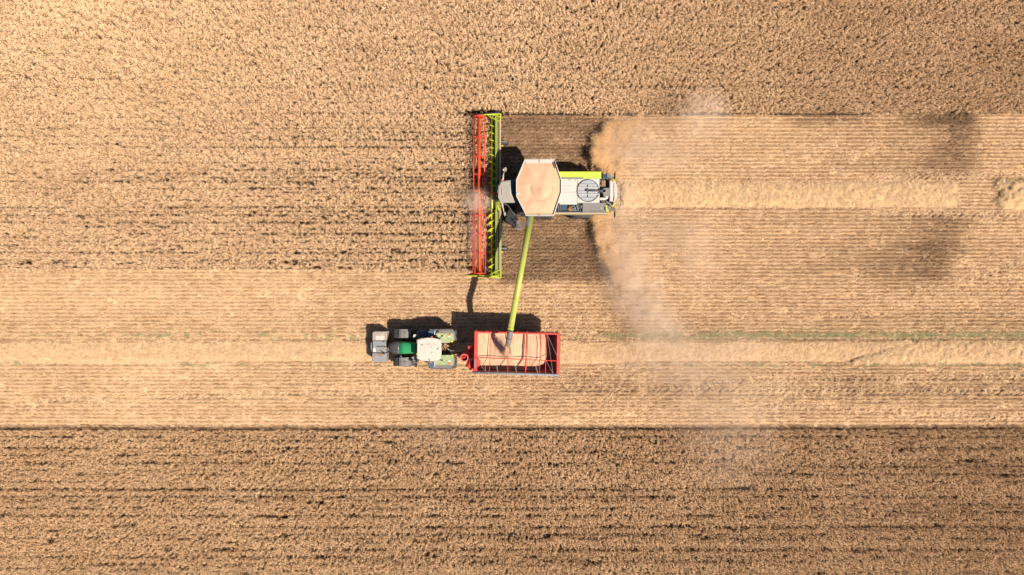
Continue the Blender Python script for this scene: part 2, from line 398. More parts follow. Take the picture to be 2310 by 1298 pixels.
def cover(px, py):
    """how much pale chaff and straw lies on the soil, less windrow shade painted in, 0..1"""
    n = fbm(px/160, py/40, 3); n2 = fbm(px/35, py/12, 9)
    c = .60+.22*(n-.5)+.16*(n2-.5)
    # fresh strip between header and straw spreader is still bare
    edge = 1345+.0016*(py-440)**2*np.where(py > 440, 1.15, .55)+12*(fbm(py/25, px*0, 4)-.5)
    fresh = sstep(1120, 1134, px)*sstep(edge+14, edge-14, px)*sstep(edge_top(px)-3, edge_top(px)+2, py)*sstep(650, 625, py)
    c = c-.42*fresh
    c = c+.10*sstep(930, 948, py)*sstep(968, 955, py)
    c = c-.10*sstep(822, 850, py)*sstep(925, 890, py)*sstep(900, 1300, px)
    c = c+.10*sstep(1150, 300, px)*(py > 600)
    c = c-.09*sstep(690, 712, py)*sstep(765, 740, py)
    c = c-.12*sstep(606, 618, py)*sstep(650, 628, py)*sstep(1100, 1000, px)*fbm(px/60, py/30, 21)
    # stretches where little straw fell: the soil and old weeds show between the rows
    wig = 14*(fbm(px/30, py/9, 34)-.5)+8*(fbm(px/12, py/5, 36)-.5); pn = .75+.5*fbm(px/45, py/12, 33)
    d1 = 2196-px+wig; c = c-.56*pn*sstep(-40, 50, d1)*np.exp(-np.maximum(d1, 0)/115)*sstep(404, 380, py)*(py < 405)
    c = c-.32*pn*sstep(298, 270, py+wig)*(sstep(1740, 1830, px)*sstep(2000, 1900, px)+.7*sstep(1980, 2080, px)*sstep(2210, 2180, px))
    d2 = 2188-(py-485)*.42-px+wig*1.4; c = c-.52*pn*sstep(-45, 60, d2)*np.exp(-np.maximum(d2, 0)/120)*sstep(480, 492, py)*sstep(660, 610, py+wig)
    c = c-.09*np.exp(-(((px-1990)/110)**2+((py-600)/50)**2))
    m, ch = track_mask(px, py); c = c-.42*m*(ch < .45)-.03*m
    ln = np.abs(py-(819-(px-1905)*.33)-2.5*np.sin(px/13))/(1.2+2.2*sstep(1905, 2040, px)); c = c-.55*np.exp(-ln**2)*(px > 1905)*(px < 2072)
    so0, so1 = swath_old(px); c = c-.38*np.exp(-((py-so0+1.5)/2.2)**2)*(.4+.9*fbm(px/25, px*0, 71))-.12*np.exp(-((py-so1-2)/2.5)**2)  # shade along the low windrow's upper edge put into cover; lower edge slightly darker
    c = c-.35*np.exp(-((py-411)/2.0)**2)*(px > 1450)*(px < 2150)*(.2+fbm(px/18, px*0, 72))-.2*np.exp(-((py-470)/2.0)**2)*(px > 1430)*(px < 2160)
    return np.where(is_crop(px, py), 0.0, np.clip(c, .06, 1))

# ground: one big sheet, finely divided under the picture
def ground():
    fx = np.arange(-47, 47.01, .14); fy = np.arange(-30, 30.01, .07)
    xs = np.concatenate([[-700, -250, -100, -60], fx, [60, 100, 250, 700]]); ys = np.concatenate([[-700, -250, -90, -45], fy, [45, 90, 250, 700]])
    gx, gy = np.meshgrid(xs, ys); px, py = to_px(gx, gy)
    z = (fbm(gx*1.5, gy*4, 50)-.5)*.06+.015*np.cos(2*math.pi*(gy+WOB(gx, gy))/.28)
    m, ch = track_mask(px, py); z = z-.05*m*(ch < .5)
    inn = (np.abs(gx) < 47)*(np.abs(gy) < 30); z = np.where(inn, z, 0)
    co = np.stack([gx, gy, z], -1).reshape(-1, 3)
    ny, nx = gx.shape
    idx = np.arange(nx*ny).reshape(ny, nx)
    q = np.stack([idx[:-1, :-1], idx[:-1, 1:], idx[1:, 1:], idx[1:, :-1]], -1).reshape(-1, 4)
    me = bpy.data.meshes.new('ground'); me.vertices.add(len(co)); me.vertices.foreach_set('co', co.astype(np.float32).ravel())
    me.loops.add(q.size); me.loops.foreach_set('vertex_index', q.ravel().astype(np.int32))
    me.polygons.add(len(q)); me.polygons.foreach_set('loop_start', np.arange(0, q.size, 4, dtype=np.int32)); me.polygons.foreach_set('loop_total', np.full(len(q), 4, np.int32))
    me.update(calc_edges=True)
    c = cover(px, py); c = np.where(inn, c, .4)
    a = me.attributes.new('cover', 'FLOAT', 'POINT'); a.data.foreach_set('value', c.ravel().astype(np.float32))
    a = me.attributes.new('wander', 'FLOAT', 'POINT'); a.data.foreach_set('value', WOB(gx, gy).ravel().astype(np.float32))
    me.materials.append(M['soil'])
    o = bpy.data.objects.new('ground', me); COL.objects.link(o); tag(o, kind='structure')
ground()

PC = proto_coll('crop_clump', crop_clump, 8)
PS = proto_coll('stubble_tuft', stub_tuft, 6)
PL = proto_coll('straw_bits', flat_bits(16, .10, .06, .22, .007, .35, .05, 'litter'), 6)
PW = proto_coll('weed_tuft', weed_tuft, 5)
def rowpts(x0, x1, y0, y1, step, jx, jy):
    ys = np.arange(math.floor(y0/ROW), math.ceil(y1/ROW)+1)*ROW; xs = np.arange(x0, x1, step)
    gx, gy = np.meshgrid(xs, ys); gx = gx.ravel(); gy = gy.ravel(); n = len(gx)
    gy = gy-WOB(gx, gy)          # rows wander a little
    return gx+RNG.uniform(-jx, jx, n), gy+RNG.normal(0, jy, n)
def crop():
    x, y = rowpts(-44, 44, -27, 27, .074, .036, .028)
    px, py = to_px(x, y)
    k = is_crop(px, py) & ~((px > 1050) & (px < 1132) & (py > 253) & (py < 262))
    # thin places: rows where the drill missed, and small holes
    g1 = fbm(x*1.3, y*3.6, 5); g2 = fbm(x*1.4, y*1.6, 6)
    rowy = np.round(y/ROW); rowg = vnoise(x*.35, rowy*7.3, 8)
    lower = sstep(950, 980, py); mid = sstep(200, 420, py)*(py < 700)
    keep = .98-.45*sstep(.76, .88, g1)*(.35+.65*np.maximum(lower, mid))-.5*sstep(.80, .9, g2)
    keep -= .55*sstep(.80, .93, rowg)*np.maximum(lower*.95, mid*.4)
    for ty, xa, xb in ((487, -400, 1100), (411, 200, 1100), (1040, -400, 2800), (590, -400, 700), (180, 0, 300), (310, 600, 1060)):
        keep -= .62*np.exp(-((py-ty-2*np.sin(px/90))/3.4)**2)*(px > xa)*(px < xb)*(.15+1.0*vnoise(x*1.3, y*0, ty))
    near = (np.abs(py-edge_bot(px)) < 22) | (np.abs(py-edge_top(px)) < 10) | ((np.abs(py-edge_left(px)) < 8) & (px < 1098))
    k &= (RNG.uniform(0, 1, len(x)) < keep) | near
    x = x[k]; y = y[k]; n = len(x); px, py = to_px(x, y)
    # offset sideways in the upper field so that rows dissolve there
    kk = np.round((y+WOB(x, y))/ROW); gs = .82*(.45+.55*np.maximum(sstep(200, 420, py), lower[k]))*(1-.45*sstep(900, 150, px)*(py < 640))
    gf = lambda q: sstep(.42, .72, .50*vnoise(x*.02, q*13.7, 301)+.22*vnoise(x*.7, q*13.7, 303)+.28*vnoise(x*4.5, q*13.7, 302)); ga = gf(kk); gb = gf(kk-1)
    y = y-.062*ga*gs+.062*gb*gs; sq = 1-.22*np.maximum(ga, gb)*gs
    blur = sstep(330, 120, py); y = y+RNG.uniform(-.13, .13, n)*blur
    hgt = .94+.10*fbm(x*.4, y*.6, 12)+RNG.normal(0, .05, n)
    s = np.stack([RNG.uniform(.85, 1.15, n), RNG.uniform(.85, 1.15, n)*sq, hgt], -1); s[:, 0] *= sq
    rot = np.stack([RNG.normal(0, .10, n), RNG.normal(0, .10, n), RNG.normal(0, .35, n)+math.pi*RNG.integers(0, 2, n)], -1)
    tint = .50+.35*(fbm(x*.25, y*.4, 14)-.5)+RNG.normal(0, .17, n)+.04-.26*(py > 900)-.24*sstep(1100, 2200, px)*(py < 300)  # darkening from the light's angle put into the tint, lower and upper right
    z = np.zeros(n)
    up = py < 640; lo = ~up
    pts = np.stack([x, y, z], -1)
    scatter('standing_crop', pts[up], rot[up], s[up], tint[up], PC, 8, 'ripe tan standing crop above and left of the cut field strip', 'crop')
    scatter('standing_crop', pts[lo], rot[lo], s[lo], tint[lo], PC, 8, 'ripe standing crop, tinted browner for shade, with broken dark rows along the bottom', 'crop')
crop()
def stubble():
    x, y = rowpts(-44, 44, -11.5, 13.8, .085, .05, .022)
    px, py = to_px(x, y); so0, so1 = swath_old(px)
    k = ~is_crop(px, py) & ~((py > so0) & (py < so1)) & ~((px > 1058) & (px < 1132) & (py > 250) & (py < 630))
    k &= ~((px > 1400) & (py > 412) & (py < 468) & ((px < 2160) | (px > 2250)))
    m, ch = track_mask(px, py); k &= ~((m > .25) & (ch < .5))
    k &= RNG.uniform(0, 1, len(x)) < .92-.5*sstep(.62, .75, fbm(x*.7, y*2.5, 41))
    x = x[k]; y = y[k]; n = len(x); px, py = to_px(x, y); c = cover(px, py)
    y = y+RNG.normal(0, .05, n)*(c < .28)
    s = RNG.uniform(.8, 1.2, (n, 1))*np.ones((1, 3)); m, ch = track_mask(px, py); s[:, 2] *= (1-.6*m)
    rot = np.stack([RNG.normal(0, .12, n), RNG.normal(0, .12, n), RNG.uniform(-.3, .3, n)+math.pi*RNG.integers(0, 2, n)], -1)
    tint = .02+.95*c+RNG.normal(0, .12, n)
    scatter('stubble', np.stack([x, y, np.zeros(n)], -1), rot, s, tint, PS, 6, 'pale cut stubble in straight rows between the standing crop', 'stubble')
    # loose straw and chaff
    n = 130000; x = RNG.uniform(-44, 44, n); y = RNG.uniform(-11, 13.4, n); px, py = to_px(x, y); c = cover(px, py)
    row = .5+.5*np.cos(2*math.pi*(y+WOB(x, y))/ROW)
    k = ~is_crop(px, py) & (RNG.uniform(0, 1, n) < np.clip((c-.25)*1.5, .04, 1)*(.15+1.05*row**3)) & ~((px > 1058) & (px < 1132) & (py > 250) & (py < 630))
    x = x[k]; y = y[k]; c = c[k]; n = len(x)
    rot = np.stack([np.zeros(n), np.zeros(n), RNG.uniform(0, 6.28, n)], -1)
    scatter('straw_litter', np.stack([x, y, np.full(n, .03)], -1), rot, RNG.uniform(.8, 1.4, (n, 1))*np.ones((1, 3)), .05+.95*c+RNG.normal(0, .12, n), PL, 6, 'loose pale straw litter scattered over the stubble rows', 'straw')
stubble()

def windrow(name, px0, px1, f0, f1, h, label, seed, round0=False, round1=False, dens=75, tint0=.60, diag=0):
    """a lumpy ridge of straw with loose stalks lying over it"""
    x0 = X(px0); x1 = X(px1); nx = int((x1-x0)/.12); nv = 26
    us = np.linspace(x0, x1, nx); v = np.linspace(0, 1, nv); gx, gv = np.meshgrid(us, v, indexing='ij')
    pxs = gx*S+CX; a = f0(pxs); b = f1(pxs)
    wob = (fbm(gx*.9, gv*0, seed)-.5)*8; wob2 = (fbm(gx*1.1, gv*0, seed+3)-.5)*8
    wq = .3 if diag else 1; a = a+wob*wq; b = b+wob2*wq
    sh = np.ones_like(gx)
    if round0: t = np.clip((gx-x0)/.8, 0, 1); sh = np.sqrt(np.clip(1-(1-t)**2, 0, 1))
    if round1: t = np.clip((x1-gx)/.8, 0, 1); sh = sh*np.sqrt(np.clip(1-(1-t)**2, 0, 1))
    if round0: gx = gx+(vnoise(gv*5, gx*0+2.5, seed+7)-.45)*1.1*np.clip(1-(gx-x0)/1.2, 0, 1)
    if round1: gx = gx-(vnoise(gv*5, gx*0+1.5, seed+8)-.3)*.7*np.clip(1-(x1-gx)/1.2, 0, 1)
    mid = (a+b)/2; py = mid+(b-a)*(gv-.5)*(.35+.65*sh)
    gy = (CY-py)/S
    prof = np.clip(1-np.abs(2*gv-1)**3.2, 0, 1)*sh
    z = h*prof*(.7+.35*fbm(gx*1.6+gy*diag, gy*1.7, seed+1)+.8*(fbm(gx*4+gy*diag*2, gy*3, seed+2)-.5))-.01
    V = np.stack([gx, gy, z], -1).reshape(-1, 3)
    idx = np.arange(nx*nv).reshape(nx, nv); q = np.stack([idx[:-1, :-1], idx[1:, :-1], idx[1:, 1:], idx[:-1, 1:]], -1).reshape(-1, 4)
    # underside closes the ridge
    me = bpy.data.meshes.new(name)
    nb = len(V); V2 = np.concatenate([V, np.stack([gx, gy, np.full_like(gx, -.05)], -1).reshape(-1, 3)])
    q2 = q[:, ::-1]+nb
    def skirt(i): return np.stack([i[1:], i[:-1], i[:-1]+nb, i[1:]+nb], -1)
    qs = np.concatenate([q, q2, skirt(idx[:, 0]), skirt(idx[:, -1])[:, ::-1], skirt(idx[0, :])[:, ::-1], skirt(idx[-1, :])])
    me.from_pydata(V2.tolist(), [], qs.tolist()); me.polygons.foreach_set('use_smooth', [True]*len(qs))
    me.materials.append(M['windrow']); o = bpy.data.objects.new(name, me); COL.objects.link(o); tag(o, label, 'straw', kind='stuff')
    n = int((x1-x0)*1.8*dens); i = RNG.integers(0, nx*nv, n); p = V[i]+RNG.normal(0, .04, (n, 3)); p[:, 2] = V[i][:, 2]+.01
    ok = V[i][:, 2] > .02; p = p[ok]; n = len(p)
    rot = np.stack([RNG.normal(0, .35, n), RNG.normal(0, .35, n), RNG.uniform(0, 6.28, n)], -1)
    return p, rot, tint0+RNG.normal(0, .16, n)
def windrow_mat():
    m, nt, b, out = newmat('windrow_straw'); N = nt.nodes; L = nt.links
    tc = N.new('ShaderNodeTexCoord'); mp = N.new('ShaderNodeMapping'); mp.inputs['Rotation'].default_value = (0, 0, .5); mp.inputs['Scale'].default_value = (14, 7, 8)
    L.new(tc.outputs['Object'], mp.inputs[0]); n = N.new('ShaderNodeTexNoise'); n.inputs['Scale'].default_value = 3; n.inputs['Detail'].default_value = 8; n.inputs['Roughness'].default_value = .7
    L.new(mp.outputs[0], n.inputs['Vector']); cr = N.new('ShaderNodeValToRGB')
    cr.color_ramp.elements[0].position = .3; cr.color_ramp.elements[0].color = (.36, .22, .10, 1); cr.color_ramp.elements[1].position = .6; cr.color_ramp.elements[1].color = (.57, .375, .20, 1)
    L.new(n.outputs['Fac'], cr.inputs[0]); L.new(cr.outputs[0], b.inputs['Base Color']); b.inputs['Roughness'].default_value = .9; b.inputs['Specular IOR Level'].default_value = .15
    bp = N.new('ShaderNodeBump'); bp.inputs['Strength'].default_value = 1; bp.inputs['Distance'].default_value = .06; L.new(n.outputs['Fac'], bp.inputs['Height']); L.new(bp.outputs['Normal'], b.inputs['Normal'])
    return m
M['windrow'] = windrow_mat()
W = []
W.append(windrow('straw_windrow', 1405, 2166, lambda p: 411+0*p, lambda p: 468+0*p, .26, 'long golden straw windrow trailing straight behind the combine', 60, round1=True))
W.append(windrow('straw_windrow', 2243, 2480, lambda p: 402+0*p, lambda p: 476+0*p, .6, 'thick rounded end of a straw windrow at the right edge of the photo', 70, round0=True))
W.append(windrow('straw_windrow', -170, 2050, lambda p: swath_old(p)[0]+2, lambda p: np.where(p > 1900, np.minimum(swath_old(p)[1], 817-(p-1905)*.33), swath_old(p)[1]), .13, 'low flattened straw windrow under the tractor and grain cart', 80, diag=.8, tint0=.62))
W.append(windrow('straw_windrow', 1925, 2480, lambda p: np.maximum(swath_old(p)[0]+3, 821-(p-1905)*.33), lambda p: swath_old(p)[1]+1, .24, 'low straw windrow right of the diagonal gap beside the green weeds', 90, diag=-.6, tint0=.66))
p = np.concatenate([w[0] for w in W]); r_ = np.concatenate([w[1] for w in W]); t_ = np.concatenate([w[2] for w in W]); n = len(p)
scatter('loose_straw', p, r_, RNG.uniform(.45, .95, (n, 1))*np.ones((1, 3)), t_, PL, 6, 'loose golden stalks lying over the straw windrows', 'straw')

def weeds():
    n = 22000; px = RNG.uniform(-100, 2420, n); band = RNG.integers(0, 2, n)
    py = np.where(band == 0, RNG.normal(757, 4.5, n), RNG.normal(823, 3.5, n))
    d = .55*fbm(px/46, py/14, 101)+.45*vnoise(px/9, py/5, 103); base = np.where(band == 0, .42+.34*sstep(1300, 1500, px)-.06*sstep(900, 1250, px)*(px < 1300), .20+.26*sstep(1350, 1900, px))
    k = (RNG.uniform(0, 1, n) < .6*sstep(.64, .98, d+base*.8-.12)) & ~((px > 1015) & (px < 1270) & (py > 700)) & ~((px > 820) & (px < 1060))
    # a few loose weeds among the stubble and in the crop holes
    x = X(px[k]); y = Y(py[k]); n2 = len(x)
    rot = np.stack([np.zeros(n2), np.zeros(n2), RNG.uniform(0, 6.28, n2)], -1)
    scatter('weeds', np.stack([x, y, np.full(n2, .02)], -1), rot, RNG.uniform(.3, .75, (n2, 1))*np.ones((1, 3)), .55+RNG.normal(0, .25, n2), PW, 5, 'green weeds growing in two thin lines beside the low windrow', 'weeds')
weeds()
# ================================================================== COMBINE
def tyre(mb, c, r, wdt, rim, lug=None, nl=20):
    """tyre carcass around the Y axis; lugs are added as slanted bars"""
    h = wdt/2; k = r*.13
    mb.revolve_y(c, [(-h*.8, rim), (-h, rim+(r-rim)*.35), (-h, r-k), (-h*.8, r-.02), (h*.8, r-.02), (h, r-k), (h, rim+(r-rim)*.35), (h*.8, rim)], 48)
def lugs(mb, c, r, wdt, nl):
    h = wdt/2
    for i in range(nl):
        for sgn in (-1, 1):
            t0 = 2*math.pi*(i+(.5 if sgn > 0 else 0))/nl; pts = []
            for (yy, tt, rr) in ((.02*sgn, 0.15, r+.03), (h*sgn*.98, -.15, r+.018)):
                for dt in (-.06, .06):
                    t = t0+tt+dt; pts.append((c[0]+rr*math.cos(t), c[1]+yy, c[2]+rr*math.sin(t), t))
            b_ = []
            for (x, y, z, t) in pts: b_.append((x-.05*math.cos(t), y, z-.05*math.sin(t)))
            T = [q[:3] for q in pts]
            mb.hull8([b_[0], b_[1], b_[3], b_[2], T[0], T[1], T[3], T[2]])
def wheel(name, c, r, wdt, parent, rimc='red', nl=20, fender=False):
    rim = r*.55
    o = MB(); tyre(o, c, r, wdt, rim, nl=nl); w_ = o.build(name, 'rubber', parent)
    o = MB(); lugs(o, c, r, wdt, nl); o.build('tread', 'lug', w_)
    o = MB(); o.revolve_y(c, [(-wdt*.38, rim*.98), (-wdt*.30, rim*.9), (-wdt*.05, rim*.45), (-wdt*.05, .02), (wdt*.05, .02), (wdt*.05, rim*.45), (wdt*.30, rim*.9), (wdt*.38, rim*.98)], 32)
    o.tube((c[0], c[1]-wdt*.32, c[2]), (c[0], c[1]+wdt*.32, c[2]), rim*.28, n=16)
    for i in range(8):
        t = i*math.pi/4; o.tube((c[0]+rim*.2*math.cos(t), c[1]-wdt*.34, c[2]+rim*.2*math.sin(t)), (c[0]+rim*.2*math.cos(t), c[1]+wdt*.34, c[2]+rim*.2*math.sin(t)), .02, n=6)
    o.build('rim', rimc, w_)
    return w_

M['collar'] = paint('pale_red_collar', (226, 120, 124), .5, dust=.1)
CB = empty('combine_harvester', (X(1270), Y(432), 0), 'lime and white combine harvester with wide red reel and full open grain tank', 'combine harvester')
y_n, y_s = Y(262, 1.3), Y(619, 1.3)
xr = X(1081, 1.35); zr = 1.35; RR = .46
# header frame: floor, back sheet, top beam
mb = MB()
mb.box(X(1099, .2), X(1119, .2), Y(622, .2), Y(262, .2), .14, .20)
HD = mb.build('header', 'cream', CB)
mb = MB()
segs = [(-.02, .22), (.10, .14), (.28, .13), (.42, .20), (.50, .36), (.54, .62), (.56, 1.05)]
xa = X(1106, .2); ya, yb = Y(621, .8), Y(262, .8)
ymid0, ymid1 = Y(474, .8), Y(428, .8)
for y0, y1 in ((ya, ymid0), (ymid1, yb)):
    for (d0, z0), (d1, z1) in zip(segs[:-1], segs[1:]):
        mb.hull8([(xa+d0, y0, z0-.02), (xa+d1, y0, z1-.02), (xa+d1, y1, z1-.02), (xa+d0, y1, z0-.02), (xa+d0, y0, z0), (xa+d1, y0, z1), (xa+d1, y1, z1), (xa+d0, y1, z0)])
mb.build('back_sheet', 'header_green', HD)
mb = MB()
mb.pb(1118, 257, 1121.6, 626, .96, 1.06, .012)
for a, b_ in ((257, 428), (474, 626)): mb.pb(1117.0, a, 1118.0, b_, .9, 1.12)
for yy in np.linspace(266, 618, 17): mb.pb(1118.4, yy, 1129, yy+1.0, .9, .99)
mb.build('frame_beam', 'header_green', HD)
mb = MB(); mb.pb(1122.4, 262, 1124.0, 410, .96, 1.10, .01); mb.pb(1122.2, 478, 1123.8, 618, .96, 1.10, .01); mb.build('rail', 'cream', HD)
mb = MB(); mb.pb(1126.3, 256, 1130.2, 628, .90, 1.13, .02); mb.build('rear_beam', 'cream', HD)
mb = MB(); mb.pb(1129.4, 440, 1130.8, 628, .95, 1.15, .01); mb.pb(1129.2, 255.5, 1130.6, 266, .95, 1.15); mb.build('beam_edge', 'lime', HD)
mb = MB(); mb.pb(1124.0, 262, 1126.3, 622, .60, .80); mb.build('beam_channel', 'dark', HD)
mb = MB()   # frame posts under the beam
for yy in np.linspace(266, 618, 9): mb.pb(1121, yy, 1129, yy+2.2, .25, .92)
mb.pb(1119, 262, 1129.5, 622, .22, .34)
mb.build('lower_frame', 'dark', HD)
# cutter bar with teeth
mb = MB()
mb.box(X(1097, .15), X(1099.5, .15), Y(622, .15), Y(262, .15), .10, .18)
yy = Y(622, .15)
while yy < Y(262, .15):
    mb.hull8([(X(1095.2, .15), yy+.015, .12), (X(1097.2, .15), yy, .10), (X(1097.2, .15), yy+.04, .10), (X(1095.2, .15), yy+.025, .12), (X(1095.2, .15), yy+.015, .14), (X(1097.2, .15), yy, .16), (X(1097.2, .15), yy+.04, .16), (X(1095.2, .15), yy+.025, .14)]); yy += .0762
mb.build('cutter_bar', 'steel', HD)
# feed auger
xg = X(1110.2, .72); zg = .66
mb = MB(); mb.tube((xg, Y(617, .7), zg), (xg, Y(266, .7), zg), .085, n=20); FA = mb.build('feed_auger', 'lime_bright', CB)
def flight(y0, y1, hand, pitch=.54, r0=.08, r1=.29, x=xg, z=zg, th=.05, ph=0):
    mb = MB(); n = int((y1-y0)/pitch*26); prev = None
    for i in range(n+1):
        yy = y0+(y1-y0)*i/n; t = hand*2*math.pi*(yy-y0)/pitch+ph; c, s = math.cos(t), math.sin(t)
        ring = [mb.bm.verts.new((x+r0*c, yy-th/2, z+r0*s)), mb.bm.verts.new((x+r1*c, yy-th/2, z+r1*s)), mb.bm.verts.new((x+r1*c, yy+th/2, z+r1*s)), mb.bm.verts.new((x+r0*c, yy+th/2, z+r0*s))]
        if prev:
            for j in range(4): mb.bm.faces.new([prev[j], prev[(j+1) % 4], ring[(j+1) % 4], ring[j]])
        prev = ring
    return mb
flight(Y(420, .7), Y(268, .7), 1, ph=.5).build('flighting', 'lime_bright', FA)
flight(Y(614, .7), Y(472, .7), -1, ph=1.2).build('flighting', 'lime_bright', FA)
mb = MB()   # retracting fingers of the middle section
for i, yy in enumerate(np.linspace(Y(468, .7), Y(424, .7), 9)):
    t = i*2.4; mb.tube((xg, yy, zg), (xg+.26*math.cos(t), yy, zg+.26*math.sin(t)), .012, n=6)
mb.build('finger', 'steel', FA)
# reel
mb = MB(); mb.tube((xr, y_s, zr), (xr, y_n, zr), .098, n=24)
RL = mb.build('reel', 'reel_tube', CB)
ysp = [264, 310, 354, 394, 432, 442, 487, 528, 572, 617]
north = math.pi/6; south = R(10)
def bars(y0, y1, ph, tilt):
    for k in range(6):
        a = ph+k*math.pi/3; c = (xr+RR*math.cos(a), zr+RR*math.sin(a)); mb = MB()
        mb.tube((c[0], y0, c[1]), (c[0], y1, c[1]), .026, n=8)
        mb.box(c[0]-.006, c[0]+.006, y0, y1, c[1]-.06, c[1]-.01)
        yy = y0+.05
        while yy < y1-.03:
            mb.tube((c[0], yy, c[1]-.02), (c[0]+.06+tilt, yy, c[1]-.30), .007, n=4, caps=False); yy += .15
        mb.build('tine_bar', 'reel_bar', RL)
bars(Y(435, 1.3)+.02, y_n, north, 0); bars(y_s, Y(438, 1.3), south, .02)
for p_ in ysp:
    yy = Y(p_, 1.3); ph = north if p_ < 436 else south; mb = MB()
    for k in range(6):
        a = ph+k*math.pi/3; a2 = a+math.pi/3; q = Vector((xr+RR*math.cos(a), yy, zr+RR*math.sin(a))); q2 = Vector((xr+RR*math.cos(a2), yy, zr+RR*math.sin(a2)))
        mb.tube((xr, yy, zr), q, .028, n=8)
        if p_ in (264, 617): mb.tube(q, q2, .03, n=8)
    if p_ in (264, 617):
        mb.revolve_y((xr, yy, zr), [(-.02, .05), (-.02, RR*.62), (.02, RR*.62), (.02, .05)], 24)
    mb.build('reel_spider', 'reel_bar', RL)
# reel carrier arms
for p0, p1 in ((259.5, 257.5), (621.5, 624.5)):
    mb = MB(); mb.tube(P(1126, p1, 1.15), P(1081, p0, 1.35), .05, n=8); mb.tube(P(1124, p1, .8), P(1098, (p0+p1)/2, 1.2), .03, n=8); mb.build('reel_arm', 'lime', HD)
mb = MB(); mb.tube(P(1127, 436.5, 1.2), P(1082, 436.5, 1.40), .045, n=8); mb.build('reel_arm', 'red', HD)
# end shields with crop dividers
def divider(sgn, ye, label, dark):
    mb = MB(); y_in = Y(ye, .7); d = .16*sgn
    def hexa(pa, pb_, h0a, h1a, h0b, h1b, ta, tb):
        xa_, xb_ = X(pa, .7), X(pb_, .7)
        mb.hull8([(xa_, y_in, h0a), (xb_, y_in, h0b), (xb_, y_in+d*tb, h0b), (xa_, y_in+d*ta, h0a), (xa_, y_in, h1a), (xb_, y_in, h1b), (xb_, y_in+d*tb, h1b), (xa_, y_in+d*ta, h1a)])
    hexa(1090, 1130.5, .10, .75, .20, 1.18, 1.0, 1.25); hexa(1066, 1090, .08, .42, .10, .75, .7, 1.0)
    hexa(1047, 1066, .10, .14, .08, .42, .05, .7)
    return mb
divider(1, 260.5, '', 0).build('divider', 'black', HD, bev=.02)
divider(-1, 621, '', 0).build('divider', 'lime', HD, bev=.02)
for a, sg in ((259, 1), (624.5, -1)):
    mb = MB(); z = 1.24
    A_ = [P(1096, a-1*sg, z-.15), P(1129, a-2.0*sg, z), P(1129, a+5*sg, z), P(1129, a+14*sg, z-.1), P(1122, a+14*sg, z-.1)]
    mb.path([A_[0], A_[1], A_[3], A_[4]], .035, n=6); mb.tube(A_[0], A_[4], .032, n=6); mb.tube(A_[0]+Vector((.2, 0, 0)), A_[2], .028, n=6)
    for u in (.35, .55, .75): 
        mb.tube(A_[0].lerp(A_[1], u), A_[0].lerp(A_[4], u), .02, n=6)
    mb.tube(A_[1], P(1120, a+3*sg, z), .03, n=6); mb.tube(A_[2], P(1119, a+9*sg, z-.1), .025, n=6)
    mb.build('corner_truss', 'lime', HD)
    mb = MB(); mb.tube(P(1098, a-1.5*sg, 1.0), P(1126, a-3*sg, 1.18), .03, n=8); mb.build('hydraulic_pipe', 'steel', HD)
for a in (322.5, 563):
    mb = MB(); c = (X(1137, .6), Y(a, .6), .36); mb.revolve_y(c, [(-.10, .12), (-.12, .25), (-.09, .35), (.09, .35), (.12, .25), (.10, .12)], 28)
    gw = mb.build('gauge_wheel', 'rubber', HD)
    mb = MB(); mb.box(X(1130, .5), X(1136, .5), c[1]+.13, c[1]+.20, .30, .42); mb.pb(1131, a-4, 1143, a-1, .66, .72, .02); mb.build('wheel_bracket', 'grey', gw)
    mb = MB(); mb.box(X(1131, .5), X(1135, .5), c[1]-.22, c[1]-.15, .34, .44); mb.build('reflector', 'yellow', gw)
# hoses along the header back (south half)
mb = MB(); pts = [P(1132, y, z) for y, z in ((430, 1.1), (470, .9), (490, 1.0), (510, .8), (530, .9), (556, .6))]
mb.path(pts, .035, 6); mb.path([p+Vector((.07, .05, -.02)) for p in pts], .025, 6)
mb.tube(P(1133, 517, .9), P(1133, 524, .9), .06, n=8); mb.build('hose', 'dark', HD)
mb = MB(); mb.path([P(1132, 353, 1.1), P(1134.6, 353, 1.1), P(1134.6, 405, 1.1), P(1131, 405, 1.1)], .018, 6); mb.build('guard_rail', 'grey', HD)
# feeder house
mb = MB(); xa, xb = X(1128, .9), X(1172, 1.6); ya, yb = Y(458, 1.3), Y(416, 1.3)
mb.hull8([(xa, ya, .25), (xb, ya, .9), (xb, yb, .9), (xa, yb, .25), (xa, ya, .98), (xb, ya, 1.75), (xb, yb, 1.75), (xa, yb, .98)]); mb.build('feeder_house', 'grey', CB, bev=.03)
# chassis and body
mb = MB(); mb.pb(1166, 396, 1352, 478, .95, 2.75, .04); mb.pb(1352, 398, 1374, 474, 1.2, 2.5, .04); BD = mb.build('body', 'dark', CB)
mb = MB(); mb.prism([(1150, 404), (1170, 404), (1176, 392), (1200, 380), (1200, 478), (1184, 478), (1166, 456), (1150, 456)], 1.9, 2.95, .02); mb.build('front_panel', 'bluedark', CB)
# bulged side panels
for sgn, yo, yi, mt in ((1, 387.5, 403, 'lime'), (-1, 483.5, 479.5, 'cream')):
    mb = MB(); z1 = 2.98 if sgn > 0 else 2.90
    mb.pb(1215, min(yo, yi), 1356 if sgn > 0 else 1374, max(yo, yi), 1.35 if sgn > 0 else 2.15, z1, .05)
    mb.build('side_panel', mt, CB)
mb = MB(); mb.pb(1250, 478.2, 1368, 480.6, 2.75, 2.93, .01); mb.build('side_trim', 'grey', CB)
mb = MB(); mb.pb(1256, 387, 1356.5, 403.4, 2.98, 3.12, .04); mb.build('engine_hood', 'lime_hood', CB, label='flat lime green cover strip along the engine deck')
